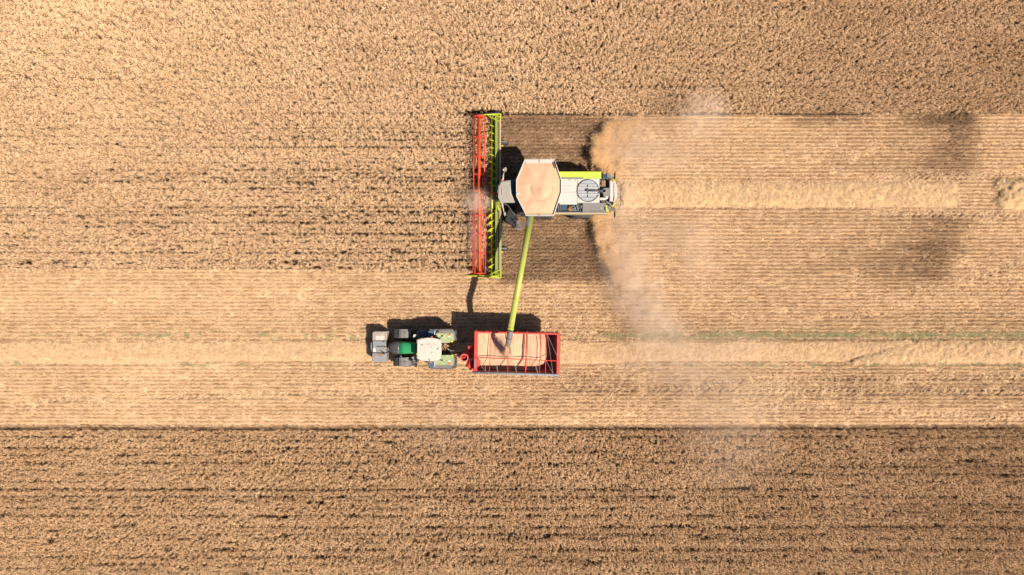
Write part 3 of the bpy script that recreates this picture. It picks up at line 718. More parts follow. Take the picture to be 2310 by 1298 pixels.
# white engine deck
mb = MB(); mb.pb(1258, 403.6, 1301.8, 457.5, 2.75, 3.20, .02); mb.pb(1302.4, 403.6, 1352.5, 457.5, 2.75, 3.17, .02); DK = mb.build('engine_deck', 'white', CB)
mb = MB()
for a, b_, c_ in ((418.5, 1268, 1288), (426.5, 1270, 1284), (433.5, 1268, 1302)): mb.pb(b_, a, c_, a+.6, 3.19, 3.208)
mb.pb(1262, 400.8, 1316, 403.4, 3.1, 3.16); mb.build('panel_seam', 'grey', DK)
mb = MB()
for a, b_ in ((1283, 405.5), (1297, 406), (1286, 405.5)): mb.pb(a, b_, a+1.8, b_+1.5, 3.2, 3.25)
mb.build('latch', 'orange', DK)
# rotating dust screen
cx_, cy_ = 1327, 430.8; z = 3.22; c = P(cx_, cy_, z); rs = 24.8/30*(HC-z)/HC
mb = MB(); n = 56
mb.tube((c.x, c.y, 3.16), (c.x, c.y, 3.215), rs*.97, n=56); SC = mb.build('dust_screen', 'screen', CB)
mb = MB()
for i in range(n):
    t, t2 = 2*math.pi*i/n, 2*math.pi*(i+1)/n
    for (r0, r1) in ((rs*.965, rs*1.02),):
        v = [(c.x+r*math.cos(q), c.y+r*math.sin(q)) for q, r in ((t, r0), (t, r1), (t2, r1), (t2, r0))]
        mb.hull8([(*p, 3.17) for p in v]+[(*p, 3.27) for p in v])
mb.build('screen_ring', 'hoodgrey', SC)
mb = MB()
for yy, hw, w_ in ((422.8, 24.2, 1.3), (438.4, 24.2, 1.3), (415.8, 20.5, .5), (446.4, 18.5, .5), (431.5, 24, .35)): mb.pb(cx_-hw, yy-w_/2, cx_+hw, yy+w_/2, 3.21, 3.30)
mb.build('screen_bar', 'white', SC)
mb = MB(); mb.pb(1326, 415, 1326.8, 446, 3.21, 3.29)
for k in range(-7, 8): 
    hw = math.sqrt(max(0, 1-(k/8)**2))*23; mb.pb(cx_+k*3-.12, cy_-hw, cx_+k*3+.12, cy_+hw, 3.205, 3.225)
mb.build('screen_spoke', 'grey', SC)
mb = MB(); mb.tube(P(1326, 430.3, 3.38), P(1356, 431, 3.38), .055, n=10); mb.tube(P(1353, 431, 3.36), P(1359, 430.5, 3.3), .10, n=12); mb.tube(P(1326, 430.3, 3.2), P(1326, 430.3, 3.42), .09, n=10); mb.build('suction_arm', 'hoodgrey', SC)
mb = MB(); c = P(1362.5, 430.5, 3.3); mb.tube((c.x, c.y, 2.7), (c.x, c.y, 3.3), .13, n=20, caps=False); mb.tube((c.x, c.y, 3.3), (c.x, c.y, 2.7), .10, n=20, caps=False); mb.build('exhaust', 'platewhite', CB)
# rear machinery
mb = MB()
mb.pb(1353.5, 407, 1366, 421, 2.4, 2.75, .02); mb.pb(1361, 424, 1377, 444, 2.45, 2.95, .04); mb.build('rear_box', 'grey', CB)
mb = MB(); mb.pb(1353, 446, 1368, 451.5, 2.9, 3.08, .03); mb.pb(1366, 441, 1372, 449, 2.8, 2.95, .03); mb.build('rear_duct', 'white', CB)
mb = MB(); mb.tube(P(1356, 414, 2.9), P(1364, 418, 2.8), .08, n=10); mb.pb(1357, 408.5, 1365, 420, 2.75, 2.82)
mb.tube(P(1357, 410, 2.95), P(1359, 417, 2.95), .03, n=8); mb.build('cooler_hose', 'rust', CB)
mb = MB()
for k, (a, b_, c_, d_) in enumerate(((1356, 391, 1366, 396), (1357, 396, 1368, 400), (1356, 400, 1372, 404), (1359, 392, 1362, 405), (1354, 440, 1362, 436), (1358, 424, 1360, 436))):
    mb.tube(P(a, b_, 2.6), P(c_, d_, 2.75), .045, n=8)
mb.build('pipe', 'bluedark', CB)
mb = MB(); mb.prism([(1369, 389), (1374, 390), (1381, 400), (1379, 405), (1369, 400)], 2.3, 2.9, .02); mb.build('rear_corner', 'fendergrey', CB)
mb = MB(); mb.prism([(1367, 454), (1380, 460), (1378, 474), (1368, 476)], 1.8, 2.6, .02); mb.build('rear_corner', 'fendergrey', CB)
mb = MB(); mb.prism([(1366, 463), (1369.5, 463), (1370, 473), (1374, 475), (1372, 478.5), (1367, 478.5)], 1.6, 2.72, .02); mb.prism([(1384.5, 459), (1389.8, 453), (1388.4, 461.5), (1382, 469), (1380, 466.5)], 1.6, 2.72, .02); mb.prism([(1380, 403), (1385, 404), (1389, 411), (1384, 411)], 1.6, 2.75, .02); mb.build('rear_trim', 'lime', CB)
mb = MB(); mb.prism([(1375.5, 408), (1383, 409.5), (1383, 454.5), (1375.5, 454)], 2.0, 3.0, .03); RH = mb.build('rear_hood', 'white', CB)
mb = MB(); mb.prism([(1383.6, 409), (1388.5, 411.5), (1391.6, 419), (1392.4, 430), (1391.8, 444), (1389.5, 451), (1386, 456), (1383.6, 458)], 1.3, 2.92, .06); mb.build('tail_panel', 'white', RH)
mb = MB(); mb.pb(1384.5, 423, 1385.4, 424, 2.92, 2.96); mb.pb(1384.5, 447, 1386, 450, 2.92, 2.97); mb.build('latch', 'dark', RH)
for a, b_ in ((1378.6, 407), (1379.6, 464.8)):
    mb = MB(); c = P(a, b_, 3.0); mb.tube((c.x, c.y, 2.8), (c.x, c.y, 3.02), .065, .05, n=12); mb.build('beacon', 'orange', CB)
for y0, y1, yb_ in ((385, 407, 407), (472, 494, 466)):
    mb = MB(); mb.path([P(1380, yb_, 2.7), P(1387, (y0 if yb_ < 420 else y0), 2.6)] if yb_ > 420 else [P(1380, 405, 2.7), P(1387, 405, 2.6)], .025, 6)
    mb.tube(P(1387, y0, 2.6), P(1387, y1, 2.6), .022, n=6); mb.box(X(1386.2, 2.6), X(1387.8, 2.6), Y(y1-4, 2.6), Y(y0+4, 2.6), 2.3, 2.75, .02); mb.build('marker_pole', 'black', CB)
mb = MB(); pts = [P(1389, 407, 1.8), P(1398, 411, 1.8), P(1400, 414, 1.8), P(1400, 462, 1.8), P(1396, 470, 1.8), P(1376, 479, 1.8)]; mb.path(pts, .016, 6); mb.tube(P(1392, 418, 1.8), P(1400, 422, 1.8), .012, n=6)
mb.tube(P(1401, 424, 1.8), P(1401, 432, 1.8), .035, n=6); mb.tube(P(1401, 441, 1.8), P(1401, 449, 1.8), .035, n=6); mb.build('ladder_rail', 'hoodgrey', CB)
mb = MB(); mb.path([P(1366, 385.5, 2.6), P(1372, 385.2, 2.6)], .02, 6); mb.tube(P(1369, 386, 2.6), P(1371, 392, 2.7), .02, n=6); mb.build('bracket', 'dark', CB)
# grey service deck with open engine bay
mb = MB(); mb.pb(1314, 458, 1366.5, 477.8, 2.75, 2.96, .02)
SDK = mb.build('service_deck', 'grey', CB)
mb = MB(); mb.pb(1262, 458.2, 1302, 461.2, 2.75, 3.05, .01); mb.build('deck_step', 'platewhite', CB)
mb = MB(); mb.tube(P(1356.4, 469.5, 2.95), P(1356.4, 469.5, 3.02), .05, n=14); mb.build('filler_cap', 'platewhite', SDK)
mb = MB(); mb.pb(1333, 476.2, 1346, 476.8, 2.96, 2.98); mb.pb(1350, 476.2, 1358, 476.8, 2.96, 2.98); mb.prism([(1362, 466.5), (1366, 468), (1366, 476.5), (1364, 475)], 2.9, 2.99); mb.build('vent_slot', 'black', SDK)
mb = MB(); mb.pb(1252, 461.6, 1313.4, 477.6, 2.70, 2.78); mb.build('engine_bay', 'black', CB)
mb = MB(); rr = random.Random(3)
for k in range(26):
    a, b_ = rr.uniform(1278, 1311), rr.uniform(464, 475.5); mb.tube(P(a, b_, 2.84+.08*rr.random()), P(a+rr.uniform(-5, 5), b_+rr.uniform(-4, 4), 2.84+.1*rr.random()), rr.choice((.012, .02, .03)), n=6)
for (a, b_, c_, d_) in ((1288, 473, 1296, 470), (1296, 466, 1298, 474), (1297, 474.5, 1305, 474.5), (1302, 468, 1305, 473)): mb.tube(P(a, b_, 2.98), P(c_, d_, 2.98), .03, n=6)
mb.build('engine_pipe', 'steel', CB)
mb = MB(); mb.tube(P(1280, 470, 2.82), P(1289, 475, 2.88), .10, n=12); mb.tube(P(1284, 467, 2.86), P(1288, 471, 2.9), .08, n=10); mb.build('filter', 'rust', CB)
mb = MB()
for k in range(5): mb.pb(1258+k*4.2, 463, 1261+k*4.2, 475.5-k*.4, 2.78, 2.88, .01)
mb.build('cooling_fin', 'bluedark', CB)
# grain tank: flared octagonal hopper, open on top
zt = 4.05
oc = [(1183.5, 361), (1250.5, 360), (1266.6, 406), (1266.6, 434.5), (1249.5, 486), (1186.5, 486), (1164.6, 443), (1164.6, 406)]
top = [P(a, b_, zt) for a, b_ in oc]; cen = sum(top, Vector())/8
def ring(f, z): return [Vector((cen.x+(p.x-cen.x)*f, cen.y+(p.y-cen.y)*f, z)) for p in top]
mb = MB(); Rr = [ring(.80, 2.9), ring(1.0, zt), ring(1.0, zt+.03), ring(.975, zt+.03), ring(.97, zt-.02), ring(.78, 2.95)]
rv = [[mb.bm.verts.new(p) for p in r__] for r__ in Rr]
for a, b_ in zip(rv[:-1], rv[1:]):
    for i in range(8): mb.bm.faces.new([a[i], a[(i+1) % 8], b_[(i+1) % 8], b_[i]])
mb.bm.faces.new(rv[0][::-1]); mb.bm.faces.new(rv[-1])
GT = mb.build('grain_tank', 'tankgrey', CB)
mb = MB()
for i in range(8): mb.tube(ring(.988, zt+.06)[i], ring(.988, zt+.06)[(i+1) % 8], .036, n=6)
mb.build('tank_rim', 'platewhite', GT)
mb = MB()   # raised north flap, pale inside
a0, a1 = P(1183, 360.5, zt+.12), P(1250.5, 359.8, zt+.12); b0, b1 = P(1186, 369.5, zt+.03), P(1247, 368.5, zt+.03)
mb.hull8([b0-Vector((0, 0, .03)), b1-Vector((0, 0, .03)), a1-Vector((0, 0, .03)), a0-Vector((0, 0, .03)), b0, b1, a1, a0]); mb.tube(a0, a1, .035, n=6); mb.tube(P(1216, 361, zt+.15), P(1216, 368, zt+.07), .012, n=6); mb.tube(P(1217.6, 361, zt+.15), P(1217.6, 368, zt+.07), .012, n=6)
mb.build('tank_flap', 'tankgrey', GT)
mb = MB(); mb.tube(P(1250, 361, zt+.08), P(1264.5, 402, zt+.04), .03, n=6); mb.tube(P(1247, 366, zt+.08), P(1252, 380, zt+.04), .03, n=6); mb.build('flap_stay', 'dark', GT)
mb = MB(); mb.pb(1185, 484.5, 1250, 488, zt-.05, zt+.03, .01); mb.build('tank_edge', 'roofgrey', GT)
mb = MB(); mb.pb(1187, 485.2, 1248, 486.4, zt+.03, zt+.045); mb.tube(P(1216.5, 485, zt+.02), P(1216.5, 485, zt+.12), .05, n=8); mb.build('edge_seal', 'rust', GT)
mb = MB(); c = P(1168.5, 437, zt+.12); mb.tube((c.x, c.y, zt-.3), (c.x, c.y, zt+.08), .03, n=8); mb.tube((c.x, c.y, zt+.06), (c.x, c.y, zt+.14), .085, n=20); mb.build('antenna_disc', 'platewhite', GT)
for i in (7, 0, 1, 4, 5):
    pass
# walls below the tank
mb = MB(); mb.pb(1186, 384, 1250, 482, 2.6, 3.0); mb.build('tank_base', 'dark', GT)
# cab
mb = MB(); mb.prism([(1127, 414), (1134, 411), (1158, 411), (1158, 455), (1134, 456), (1127, 453), (1124.5, 434)], 1.85, 3.60, .05); CA = mb.build('cab', 'glass', CB)
mb = MB(); mb.prism([(1129, 411), (1132, 409.4), (1151, 406.2), (1151.6, 435), (1154.6, 438), (1161.5, 457), (1148, 457.4), (1127.5, 457.6), (1124, 446), (1122.2, 432), (1124, 421)], 3.55, 3.80, .06); RF = mb.build('cab_roof', 'roofgrey', CA)
mb = MB(); mb.pb(1150.0, 407, 1151.2, 436, 3.78, 3.83); mb.tube(P(1151, 436, 3.80), P(1160.8, 456.5, 3.80), .02, n=6); mb.pb(1132.0, 416, 1132.5, 442, 3.79, 3.83); mb.build('roof_edge', 'platewhite', RF)
mb = MB(); mb.pb(1130.8, 425, 1131.9, 440, 3.79, 3.82); mb.build('roof_slot', 'dark', RF)
mb = MB(); mb.prism([(1134, 413.5), (1149, 411), (1149, 413), (1135, 417)], 3.79, 3.82, .01); mb.prism([(1134, 447), (1155, 449), (1157, 453), (1133, 452)], 3.79, 3.82, .01)
for k in range(4): mb.pb(1135+k*3.6, 419, 1137.5+k*3.6, 444, 3.795, 3.812, .005)
mb.pb(1124.5, 424, 1129.5, 441, 3.79, 3.815, .01); mb.build('roof_rib', 'roofgrey', RF)
mb = MB(); mb.prism([(1125.5, 414.5), (1128.6, 416), (1127.2, 417)], 3.77, 3.825); mb.build('camera_mount', 'dark', RF)
for (ax, ay, bx, by, mx_, my_) in ((1133.6, 409, 1136.2, 392, 1140, 382), (1131.8, 456, 1136.5, 478, 1138.5, 483)):
    mb = MB(); mb.hull8([P(ax-2, ay, 3.45), P(ax+2.4, ay, 3.45), P(bx+1, by, 3.45), P(bx-1, by, 3.45), P(ax-2, ay, 3.62), P(ax+2.4, ay, 3.62), P(bx+1, by, 3.62), P(bx-1, by, 3.62)]); mr = mb.build('mirror_arm', 'tankgrey', CA, bev=.015)
    mb = MB(); mb.tube(P(bx, by, 3.5), P(mx_, my_, 3.5), .02, n=6); c = P(mx_, my_, 3.4)
    mb.hull8([c+Vector(v) for v in ((-.02, -.14, -.38), (.10, -.05, -.38), (.06, .13, -.38), (-.08, .06, -.38), (-.02, -.14, .12), (.10, -.05, .12), (.06, .13, .12), (-.08, .06, .12))]); mb.build('mirror', 'roofgrey', mr)
    mb = MB(); c = P(ax-.8, ay-2 if ay < 420 else ay+1, 3.7); mb.tube((c.x, c.y, 3.6), (c.x, c.y, 3.74), .055, n=12); mb.build('beacon', 'orange', CA)
    mb = MB(); c = P(ax+1.6, ay-6 if ay < 420 else ay+8, 3.66); mb.tube((c.x, c.y, 3.6), (c.x, c.y, 3.68), .045, n=12); mb.build('work_light', 'platewhite', CA)
mb = MB(); mb.tube(P(1136.3, 385, 3.5), P(1135, 381, 3.4), .05, n=10); mb.build('work_light', 'platewhite', CA)
# cab platform, rails, ladder
mb = MB(); mb.pb(1146, 457, 1166, 463, 1.75, 1.85, .01); mb.prism([(1163, 457), (1186, 457), (1186, 484), (1175, 484), (1163, 470)], 1.78, 1.88); PF = mb.build('cab_platform', 'dark', CB)
mb = MB()
for z in (2.3, 2.8):
    mb.path([P(1136, 460, z), P(1146, 464, z), P(1160, 484, z)], .018, 6)
mb.path([P(1160, 484, 2.8), P(1163, 490, 2.4), P(1161, 498, 1.9)], .022, 6); mb.path([P(1160, 485, 2.6), P(1158, 492, 2.3), P(1161.5, 499, 1.9)], .018, 6)
for a, b_ in ((1146, 464), (1153, 474), (1160, 484)): mb.tube(P(a, b_, 1.8), P(a, b_, 2.8), .018, n=6)
mb.path([P(1182.5, 482, 2.9), P(1181.5, 500, 2.0), P(1182, 512, 1.2)], .02, 6); mb.path([P(1179, 481, 2.9), P(1180, 489, 2.3)], .03, 6)
mb.build('handrail', 'steel', PF)
mb = MB(); z = 1.5
for k, (b_, zz) in enumerate(((500, 1.65), (504, 1.4), (508, 1.1), (512, .8), (516, .5))):
    mb.pb(1165.5, b_-.2, 1180, b_+.9, zz-.03, zz, .004); mb.pb(1165.5, b_+1.8, 1180, b_+2.4, zz-.03, zz)
    for q in range(4): mb.pb(1166.5+q*3.4, b_, 1167.2+q*3.4, b_+2.2, zz-.02, zz+.004)
for a in (1165, 1180): mb.hull8([P(a, 498.6, 1.7), P(a+1, 498.6, 1.7), P(a+1, 518, .4), P(a, 518, .4), P(a, 498.6, 1.8), P(a+1, 498.6, 1.8), P(a+1, 518, .5), P(a, 518, .5)])
mb.build('ladder', 'fendergrey', CB)
mb = MB(); mb.prism([(1134, 478), (1150, 471), (1167, 478), (1167, 510), (1160, 511.5), (1150, 506.5), (1136, 493)], .55, 1.0, .04); mb.build('shade_block', 'black', CB)  # added black block standing in for the dark shade beside the ladder
mb = MB(); rr = random.Random(8)
for k in range(12):
    a, b_ = rr.uniform(1134, 1146), rr.uniform(459, 476); mb.path([P(a, b_, 1.5), P(a+rr.uniform(-4, 6), b_+rr.uniform(-3, 5), 1.3), P(a+rr.uniform(-4, 10), b_+rr.uniform(2, 9), 1.0)], rr.choice((.02, .03)), 6)
mb.build('hydraulic_hose', 'black', CB)
# header catcher pieces by the feeder, lime
mb = MB(); mb.prism([(1119, 452), (1124, 450), (1128, 460), (1129, 476), (1124, 476), (1122, 466)], .7, 1.1, .02); mb.prism([(1118, 418), (1122, 416), (1128, 428), (1124, 430)], .7, 1.05, .02); mb.build('feeder_bracket', 'lime', HD)
# wheels
for cxp, r, wd, ys_ in ((1216, .98, .90, (392, 480)), (1308, .76, .62, (400, 479))):
    zc = r
    for q, yc in enumerate(ys_):
        yy = Y(yc, r) if q == 0 else Y(493.2, r)+wd/2
        wheel('wheel', (X(cxp, r), yy, r), r, wd, CB, 'red', 22)
mb = MB(); mb.tube((X(1216, 1), Y(480, 1), .98), (X(1216, 1), Y(392, 1), .98), .14, n=10); mb.tube((X(1308, 1), Y(479, 1), .76), (X(1308, 1), Y(400, 1), .76), .10, n=10); mb.build('axle', 'dark', CB)
# straw chopper and chaff spreader at the tail
mb = MB(); mb.box(X(1362, 1.2), X(1386, 1.2), Y(474, 1.2), Y(400, 1.2), .8, 1.35, .04); mb.build('chopper', 'hoodgrey', CB)
# unloading auger
ua, ub = P(1198.5, 482, 3.75), P(1151.2, 746, 5.05); us = P(1146.6, 778, 4.62)
mb = MB(); mb.tube(ua, ub, .215, .20, n=28)
UA = mb.build('unloading_auger', 'lime_auger', CB)
mb = MB()
for u, rr_ in ((.42, .225), (.745, .235), (.985, .225)):
    c = ua.lerp(ub, u); d = (ub-ua).normalized(); mb.tube(c-d*.03, c+d*.03, rr_, n=28)
c = ua.lerp(ub, .745); mb.tube(c, c+Vector((.30, 0, .05)), .04, n=8)
mb.build('joint_ring', 'lime', UA)
mb = MB(); d = (ub-ua).normalized(); side = Vector((d.y, -d.x, 0)).normalized(); 
if side.x > 0: side = -side
up = side.cross(d); up = up if up.z > 0 else -up
L0, L1 = ua+d*.1, ua.lerp(ub, .115)
for k in range(14):
    t0, t1 = R(95)+k*R(115)/14, R(95)+(k+1)*R(115)/14
    q = [-side*math.cos(t)+up*math.sin(t) for t in (t0, t1)]
    mb.hull8([L0+q[0]*.21, L1+q[0]*.21, L1+q[1]*.21, L0+q[1]*.21, L0+q[0]*.235, L1+q[0]*.235, L1+q[1]*.235, L0+q[1]*.235])
mb.build('auger_sleeve', 'steel', UA)
mb = MB(); um = ub.lerp(us, .5)+Vector((0, 0, .06)); mb.tube(ub, um, .205, .20, n=28, caps=False); mb.tube(um, us, .20, .185, n=28, caps=False); mb.tube(us, ub, .17, .17, n=20, caps=False); mb.build('spout', 'fendergrey', UA)
mb = MB(); mb.tube((X(1199.5, 3.5), Y(478, 3.5), 2.2), (X(1199.5, 3.5), Y(478, 3.5), 3.6), .24, n=20); mb.build('auger_elbow', 'lime', UA)

# grain heaps ------------------------------------------------------
def heap(name, loop_fn, zf, nu, nv, label, skirt=.5, floor=None):
    """height field over a mapped unit square, closed by a skirt"""
    U, V_ = np.meshgrid(np.linspace(0, 1, nu), np.linspace(0, 1, nv), indexing='ij'); gx, gy = loop_fn(U, V_); gz = zf(U, V_, gx, gy)
    V = np.stack([gx, gy, gz], -1).reshape(-1, 3); idx = np.arange(nu*nv).reshape(nu, nv); q = np.stack([idx[:-1, :-1], idx[1:, :-1], idx[1:, 1:], idx[:-1, 1:]], -1).reshape(-1, 4)
    nb = len(V); Vb = V.copy(); Vb[:, 2] -= skirt
    if floor is not None: Vb[:, 2] = np.maximum(Vb[:, 2], floor(U, V_).reshape(-1)-.008)
    def sk(i): return np.stack([i[1:], i[:-1], i[:-1]+nb, i[1:]+nb], -1)
    qs = np.concatenate([q, q[:, ::-1]+nb, sk(idx[:, 0]), sk(idx[:, -1])[:, ::-1], sk(idx[0, :])[:, ::-1], sk(idx[-1, :])])
    me = bpy.data.meshes.new(name); me.from_pydata(np.concatenate([V, Vb]).tolist(), [], qs.tolist()); me.polygons.foreach_set('use_smooth', [True]*len(qs)); me.materials.append(M['grain'])
    o = bpy.data.objects.new(name, me); COL.objects.link(o); tag(o, label, 'grain', kind='stuff'); return o
inner = ring(.968, zt)
def oct_map(U, V_):
    """square to octagon by polar stretch"""
    a = (U-.5)*2; b_ = (V_-.5)*2; r = np.maximum(np.abs(a), np.abs(b_)); t = np.arctan2(b_, a)
    pts = np.array([(p.x-cen.x, p.y-cen.y) for p in inner]); out = np.full_like(t, 1e9); dx, dy = np.cos(t), np.sin(t)
    for i in range(8):
        A, B = pts[i], pts[(i+1) % 8]; e = B-A; den = dx*e[1]-dy*e[0]; s_ = (A[0]*e[1]-A[1]*e[0])/np.where(np.abs(den) < 1e-9, 1e-9, den); out = np.where((s_ > 0) & (s_ < out), s_, out)
    return cen.x+dx*out*r, cen.y+dy*out*r
def tank_z(U, V_, x, y):
    a = (U-.5)*2; b_ = (V_-.5)*2; r = np.maximum(np.abs(a), np.abs(b_)); dx, dy = x-cen.x, y-cen.y
    z = zt-.06+.30*(1-r**1.7)
    z = z-.12*np.exp(-(((dx+.35)/.5)**2+((dy+.05)/.55)**2))+.09*np.exp(-(((dx-.25)/.35)**2+((dy+.4)/.4)**2))-.07*np.exp(-((np.hypot(dx-.1, dy+.1)-.75)/.13)**2)*(dy < .1)
    z = z+.045*(fbm(x*1.5, y*1.5, 120)-.5)*(r < .97)+.012*(fbm(x*9, y*9, 121)-.5)
    z = z-.10*sstep(.80, 1, b_)*0
    return z
heap('tank_grain', oct_map, tank_z, 90, 90, 'level heap of tan wheat grain brimming in the combine tank', .3)

# ================================================================== GRAIN CART
zc = 3.12
cTL, cTR, cBL, cBR = P(1071, 749, zc), P(1263, 753.6, zc), P(1069.5, 838.5, zc), P(1262, 845, zc)
def CT(u, v, z): p = cTL.lerp(cTR, u).lerp(cBL.lerp(cBR, u), v); return Vector((p.x, p.y, z))
GC = empty('grain_cart', CT(.5, .5, 0), 'open red grain cart being filled by the combine auger', 'grain cart')
def wallbox(mb, u0, u1, v0, v1, z0, z1): mb.hull8([CT(u0, v1, z0), CT(u1, v1, z0), CT(u1, v0, z0), CT(u0, v0, z0), CT(u0, v1, z1), CT(u1, v1, z1), CT(u1, v0, z1), CT(u0, v0, z1)])
def shell(out):
    """outer or inner skin of the bin: upright walls above, hopper below"""
    e = 0 if out else .012
    return [[CT(e, e, zc), CT(1-e, e, zc), CT(1-e, 1-e, zc), CT(e, 1-e, zc)], [CT(e, e, 2.0), CT(1-e, e, 2.0), CT(1-e, 1-e, 2.0), CT(e, 1-e, 2.0)], [CT(.16, .27, .75), CT(.84, .27, .75), CT(.84, .73, .75), CT(.16, .73, .75)]]
mb = MB(); rg = [[mb.bm.verts.new(p) for p in r__] for r__ in shell(True)]
for a, b_ in zip(rg[:-1], rg[1:]):
    for i in range(4): mb.bm.faces.new([a[i], a[(i+1) % 4], b_[(i+1) % 4], b_[i]])
mb.bm.faces.new(rg[-1]); 
ri = [[mb.bm.verts.new(p+Vector((0, 0, .0 if k == 0 else .04))) for p in r__] for k, r__ in enumerate(shell(False))]
for a, b_ in zip(ri[:-1], ri[1:]):
    for i in range(4): mb.bm.faces.new([b_[i], b_[(i+1) % 4], a[(i+1) % 4], a[i]])
mb.bm.faces.new(ri[-1])
for i in range(4): mb.bm.faces.new([rg[0][i], rg[0][(i+1) % 4], ri[0][(i+1) % 4], ri[0][i]])
BN = mb.build('bin', 'cart_inner', GC)
mb = MB(); wallbox(mb, -.004, 1.004, -.012, -.002, 2.0, zc-.05)
for u in np.linspace(.02, .98, 9): wallbox(mb, u-.006, u+.006, -.035, -.002, 1.9, zc-.06)
mb.build('side_sheet', 'cart_red', GC)
mb = MB(); wallbox(mb, -.002, .036, -.012, 1.012, zc-.16, zc+.02); mb.build('rim_beam', 'cart_red', GC)
mb = MB(); wallbox(mb, .968, 1.004, -.012, 1.012, zc-.16, zc+.02); mb.build('rim_beam', 'cart_red', GC)
mb = MB(); wallbox(mb, .036, .968, -.008, .022, zc-.10, zc+.012); mb.build('rim_beam', 'cart_red', GC)
mb = MB(); wallbox(mb, -.001, .018, .70, .89, zc+.02, zc+.03); mb.build('rim_plate', 'grey', GC)
mb = MB(); mb.tube(CT(-.02, 1.02, zc+.02), CT(.995, 1.02, zc+.02), .085, n=14)
for k in range(9): u = .05+k*.11; mb.tube(CT(u, 1.02, zc+.02), CT(u+.01, 1.02, zc+.02), .092, n=14)
mb.build('rolled_tarp', 'tarp', GC)
mb = MB(); mb.tube(CT(.01, .64, zc+.0), CT(.985, .67, zc+.0), .030, n=8); LB = mb.build('ridge_pole', 'cart_red', GC)
for u0, u1, w_ in ((.19, .178, .022), (.395, .393, .028), (.61, .60, .04), (.775, .765, .026), (.84, .835, .028)):
    mb = MB(); mb.tube(CT(u0, .01, zc-.03), CT(u1, .99, zc-.03), w_, n=8)
    if w_ == .04: mb.tube(CT(u0+.014, .01, zc-.03), CT(u1+.014, .92, zc-.03), .02, n=8)
    mb.build('hoop', 'cart_red', GC)
mb = MB(); rp = .008
for a, b_ in (((.85, .01), (.965, .53)), ((.85, .01), (.925, .985)), ((.81, .55), (.925, .985)), ((.70, .72), (.745, .985)), ((.72, .70), (.745, .985)), ((.47, .76), (.495, .985)), ((.485, .74), (.495, .985)), ((.25, .76), (.275, .985)), ((.265, .0), (.275, .985)), ((.03, .70), (.135, .985)), ((.13, .80), (.135, .985)), ((.695, .0), (.70, .72)), ((.485, .0), (.487, .60))):
    mb.tube(CT(a[0], a[1], zc+.01), CT(b_[0], b_[1], zc+.01), rp, n=5)
mb.build('tarp_rope', 'rope', GC)
mb = MB(); mb.prism([(1076, 812), (1080, 811), (1084, 819), (1083, 825), (1076, 828)], 2.45, 2.95, .02); mb.build('auger_box', 'cart_red', BN)
# running gear
mb = MB(); wallbox(mb, .14, .86, .33, .38, .62, .80); wallbox(mb, .14, .86, .62, .67, .62, .80)
p0, p1, hit = CT(.14, .35, .7), CT(.14, .65, .7), P(1022, 796.5, .6)
mb.tube(p0, P(1050, 796, .62), .07, n=8); mb.tube(p1, P(1050, 799, .62), .07, n=8); mb.tube(P(1056, 797.5, .62), hit, .06, n=8)
mb.build('chassis', 'cart_red', GC)
mb = MB(); mb.tube(P(1030, 797, .58), P(1022, 796.5, .58), .09, n=10); mb.tube(P(1055, 795, .9), P(1016, 790, .9), .02, n=6); mb.tube(P(1055, 793, .85), P(1016, 792, 1.0), .015, n=6); mb.build('drawbar', 'steel', GC)
for u in (.40, .62):
    for v in (.10, .90):
        c = CT(u, v, .66); wheel('wheel', (c.x, c.y, .66), .66, .46, GC, 'grey', 18)
    mb = MB(); mb.tube(CT(u, .10, .66), CT(u, .90, .66), .07, n=8); mb.build('axle', 'dark', GC)
# folded unloading auger at the front corner
m0, m1 = P(1056.5, 797, 1.3), P(1047.3, 807.6, 2.75)
mb = MB(); mb.tube(m0, m1, .27, .27, n=26, caps=False); mb.tube(m1, m0, .24, .24, n=26, caps=False); mb.tube(m0-Vector((0, 0, .02)), m0, .26, n=20); AG = mb.build('cart_auger', 'cart_red', GC)
mb = MB(); d = (m1-m0).normalized(); mb.tube(m1-d*.05, m1+d*.02, .285, .285, n=26, caps=False); mb.tube(m1+d*.02, m1-d*.05, .235, .235, n=26, caps=False)
for k in range(26):
    t, t2 = 2*math.pi*k/26, 2*math.pi*(k+1)/26; e1, e2 = d.orthogonal().normalized(), d.cross(d.orthogonal().normalized()); qa, qb = e1*math.cos(t)+e2*math.sin(t), e1*math.cos(t2)+e2*math.sin(t2); mb.quad(m1+d*.021+qa*.225, m1+d*.021+qa*.29, m1+d*.021+qb*.29, m1+d*.021+qb*.225)
mb.build('auger_collar', 'collar', AG)
mb = MB(); mb.tube(m1-d*.28, m1-d*.02, .06, n=10); mb.build('auger_shaft', 'cart_red', AG)
mb = MB(); mb.tube(m1-d*.30, m1-d*.28, .235, n=24); mb.build('auger_mouth', 'black', AG)
mb = MB(); sd = d.orthogonal().normalized(); s2 = d.cross(sd)
for k in range(22):
    t, t2 = k*.4, (k+1)*.4; c0 = m1-d*(.05+.03*k); c1 = m1-d*(.05+.03*(k+1)); a_, b2 = sd*math.cos(t)+s2*math.sin(t), sd*math.cos(t2)+s2*math.sin(t2)
    mb.quad(c0+a_*.04, c0+a_*.22, c1+b2*.22, c1+b2*.04)
mb.build('auger_flight', 'cart_red', AG)
q0, q1 = P(1066, 814, 2.3), P(1056.5, 830, 2.45)
mb = MB(); mb.tube(q0, q1, .27, .27, n=26, caps=False); mb.tube(q1, q0, .24, .24, n=26, caps=False); mb.tube(q0, q0+(q0-q1).normalized()*.1, .27, n=20); mb.prism([(1046, 813), (1058, 810), (1062, 813), (1060, 817), (1050, 816)], 2.0, 2.4, .02); A2 = mb.build('cart_auger', 'cart_red', GC)
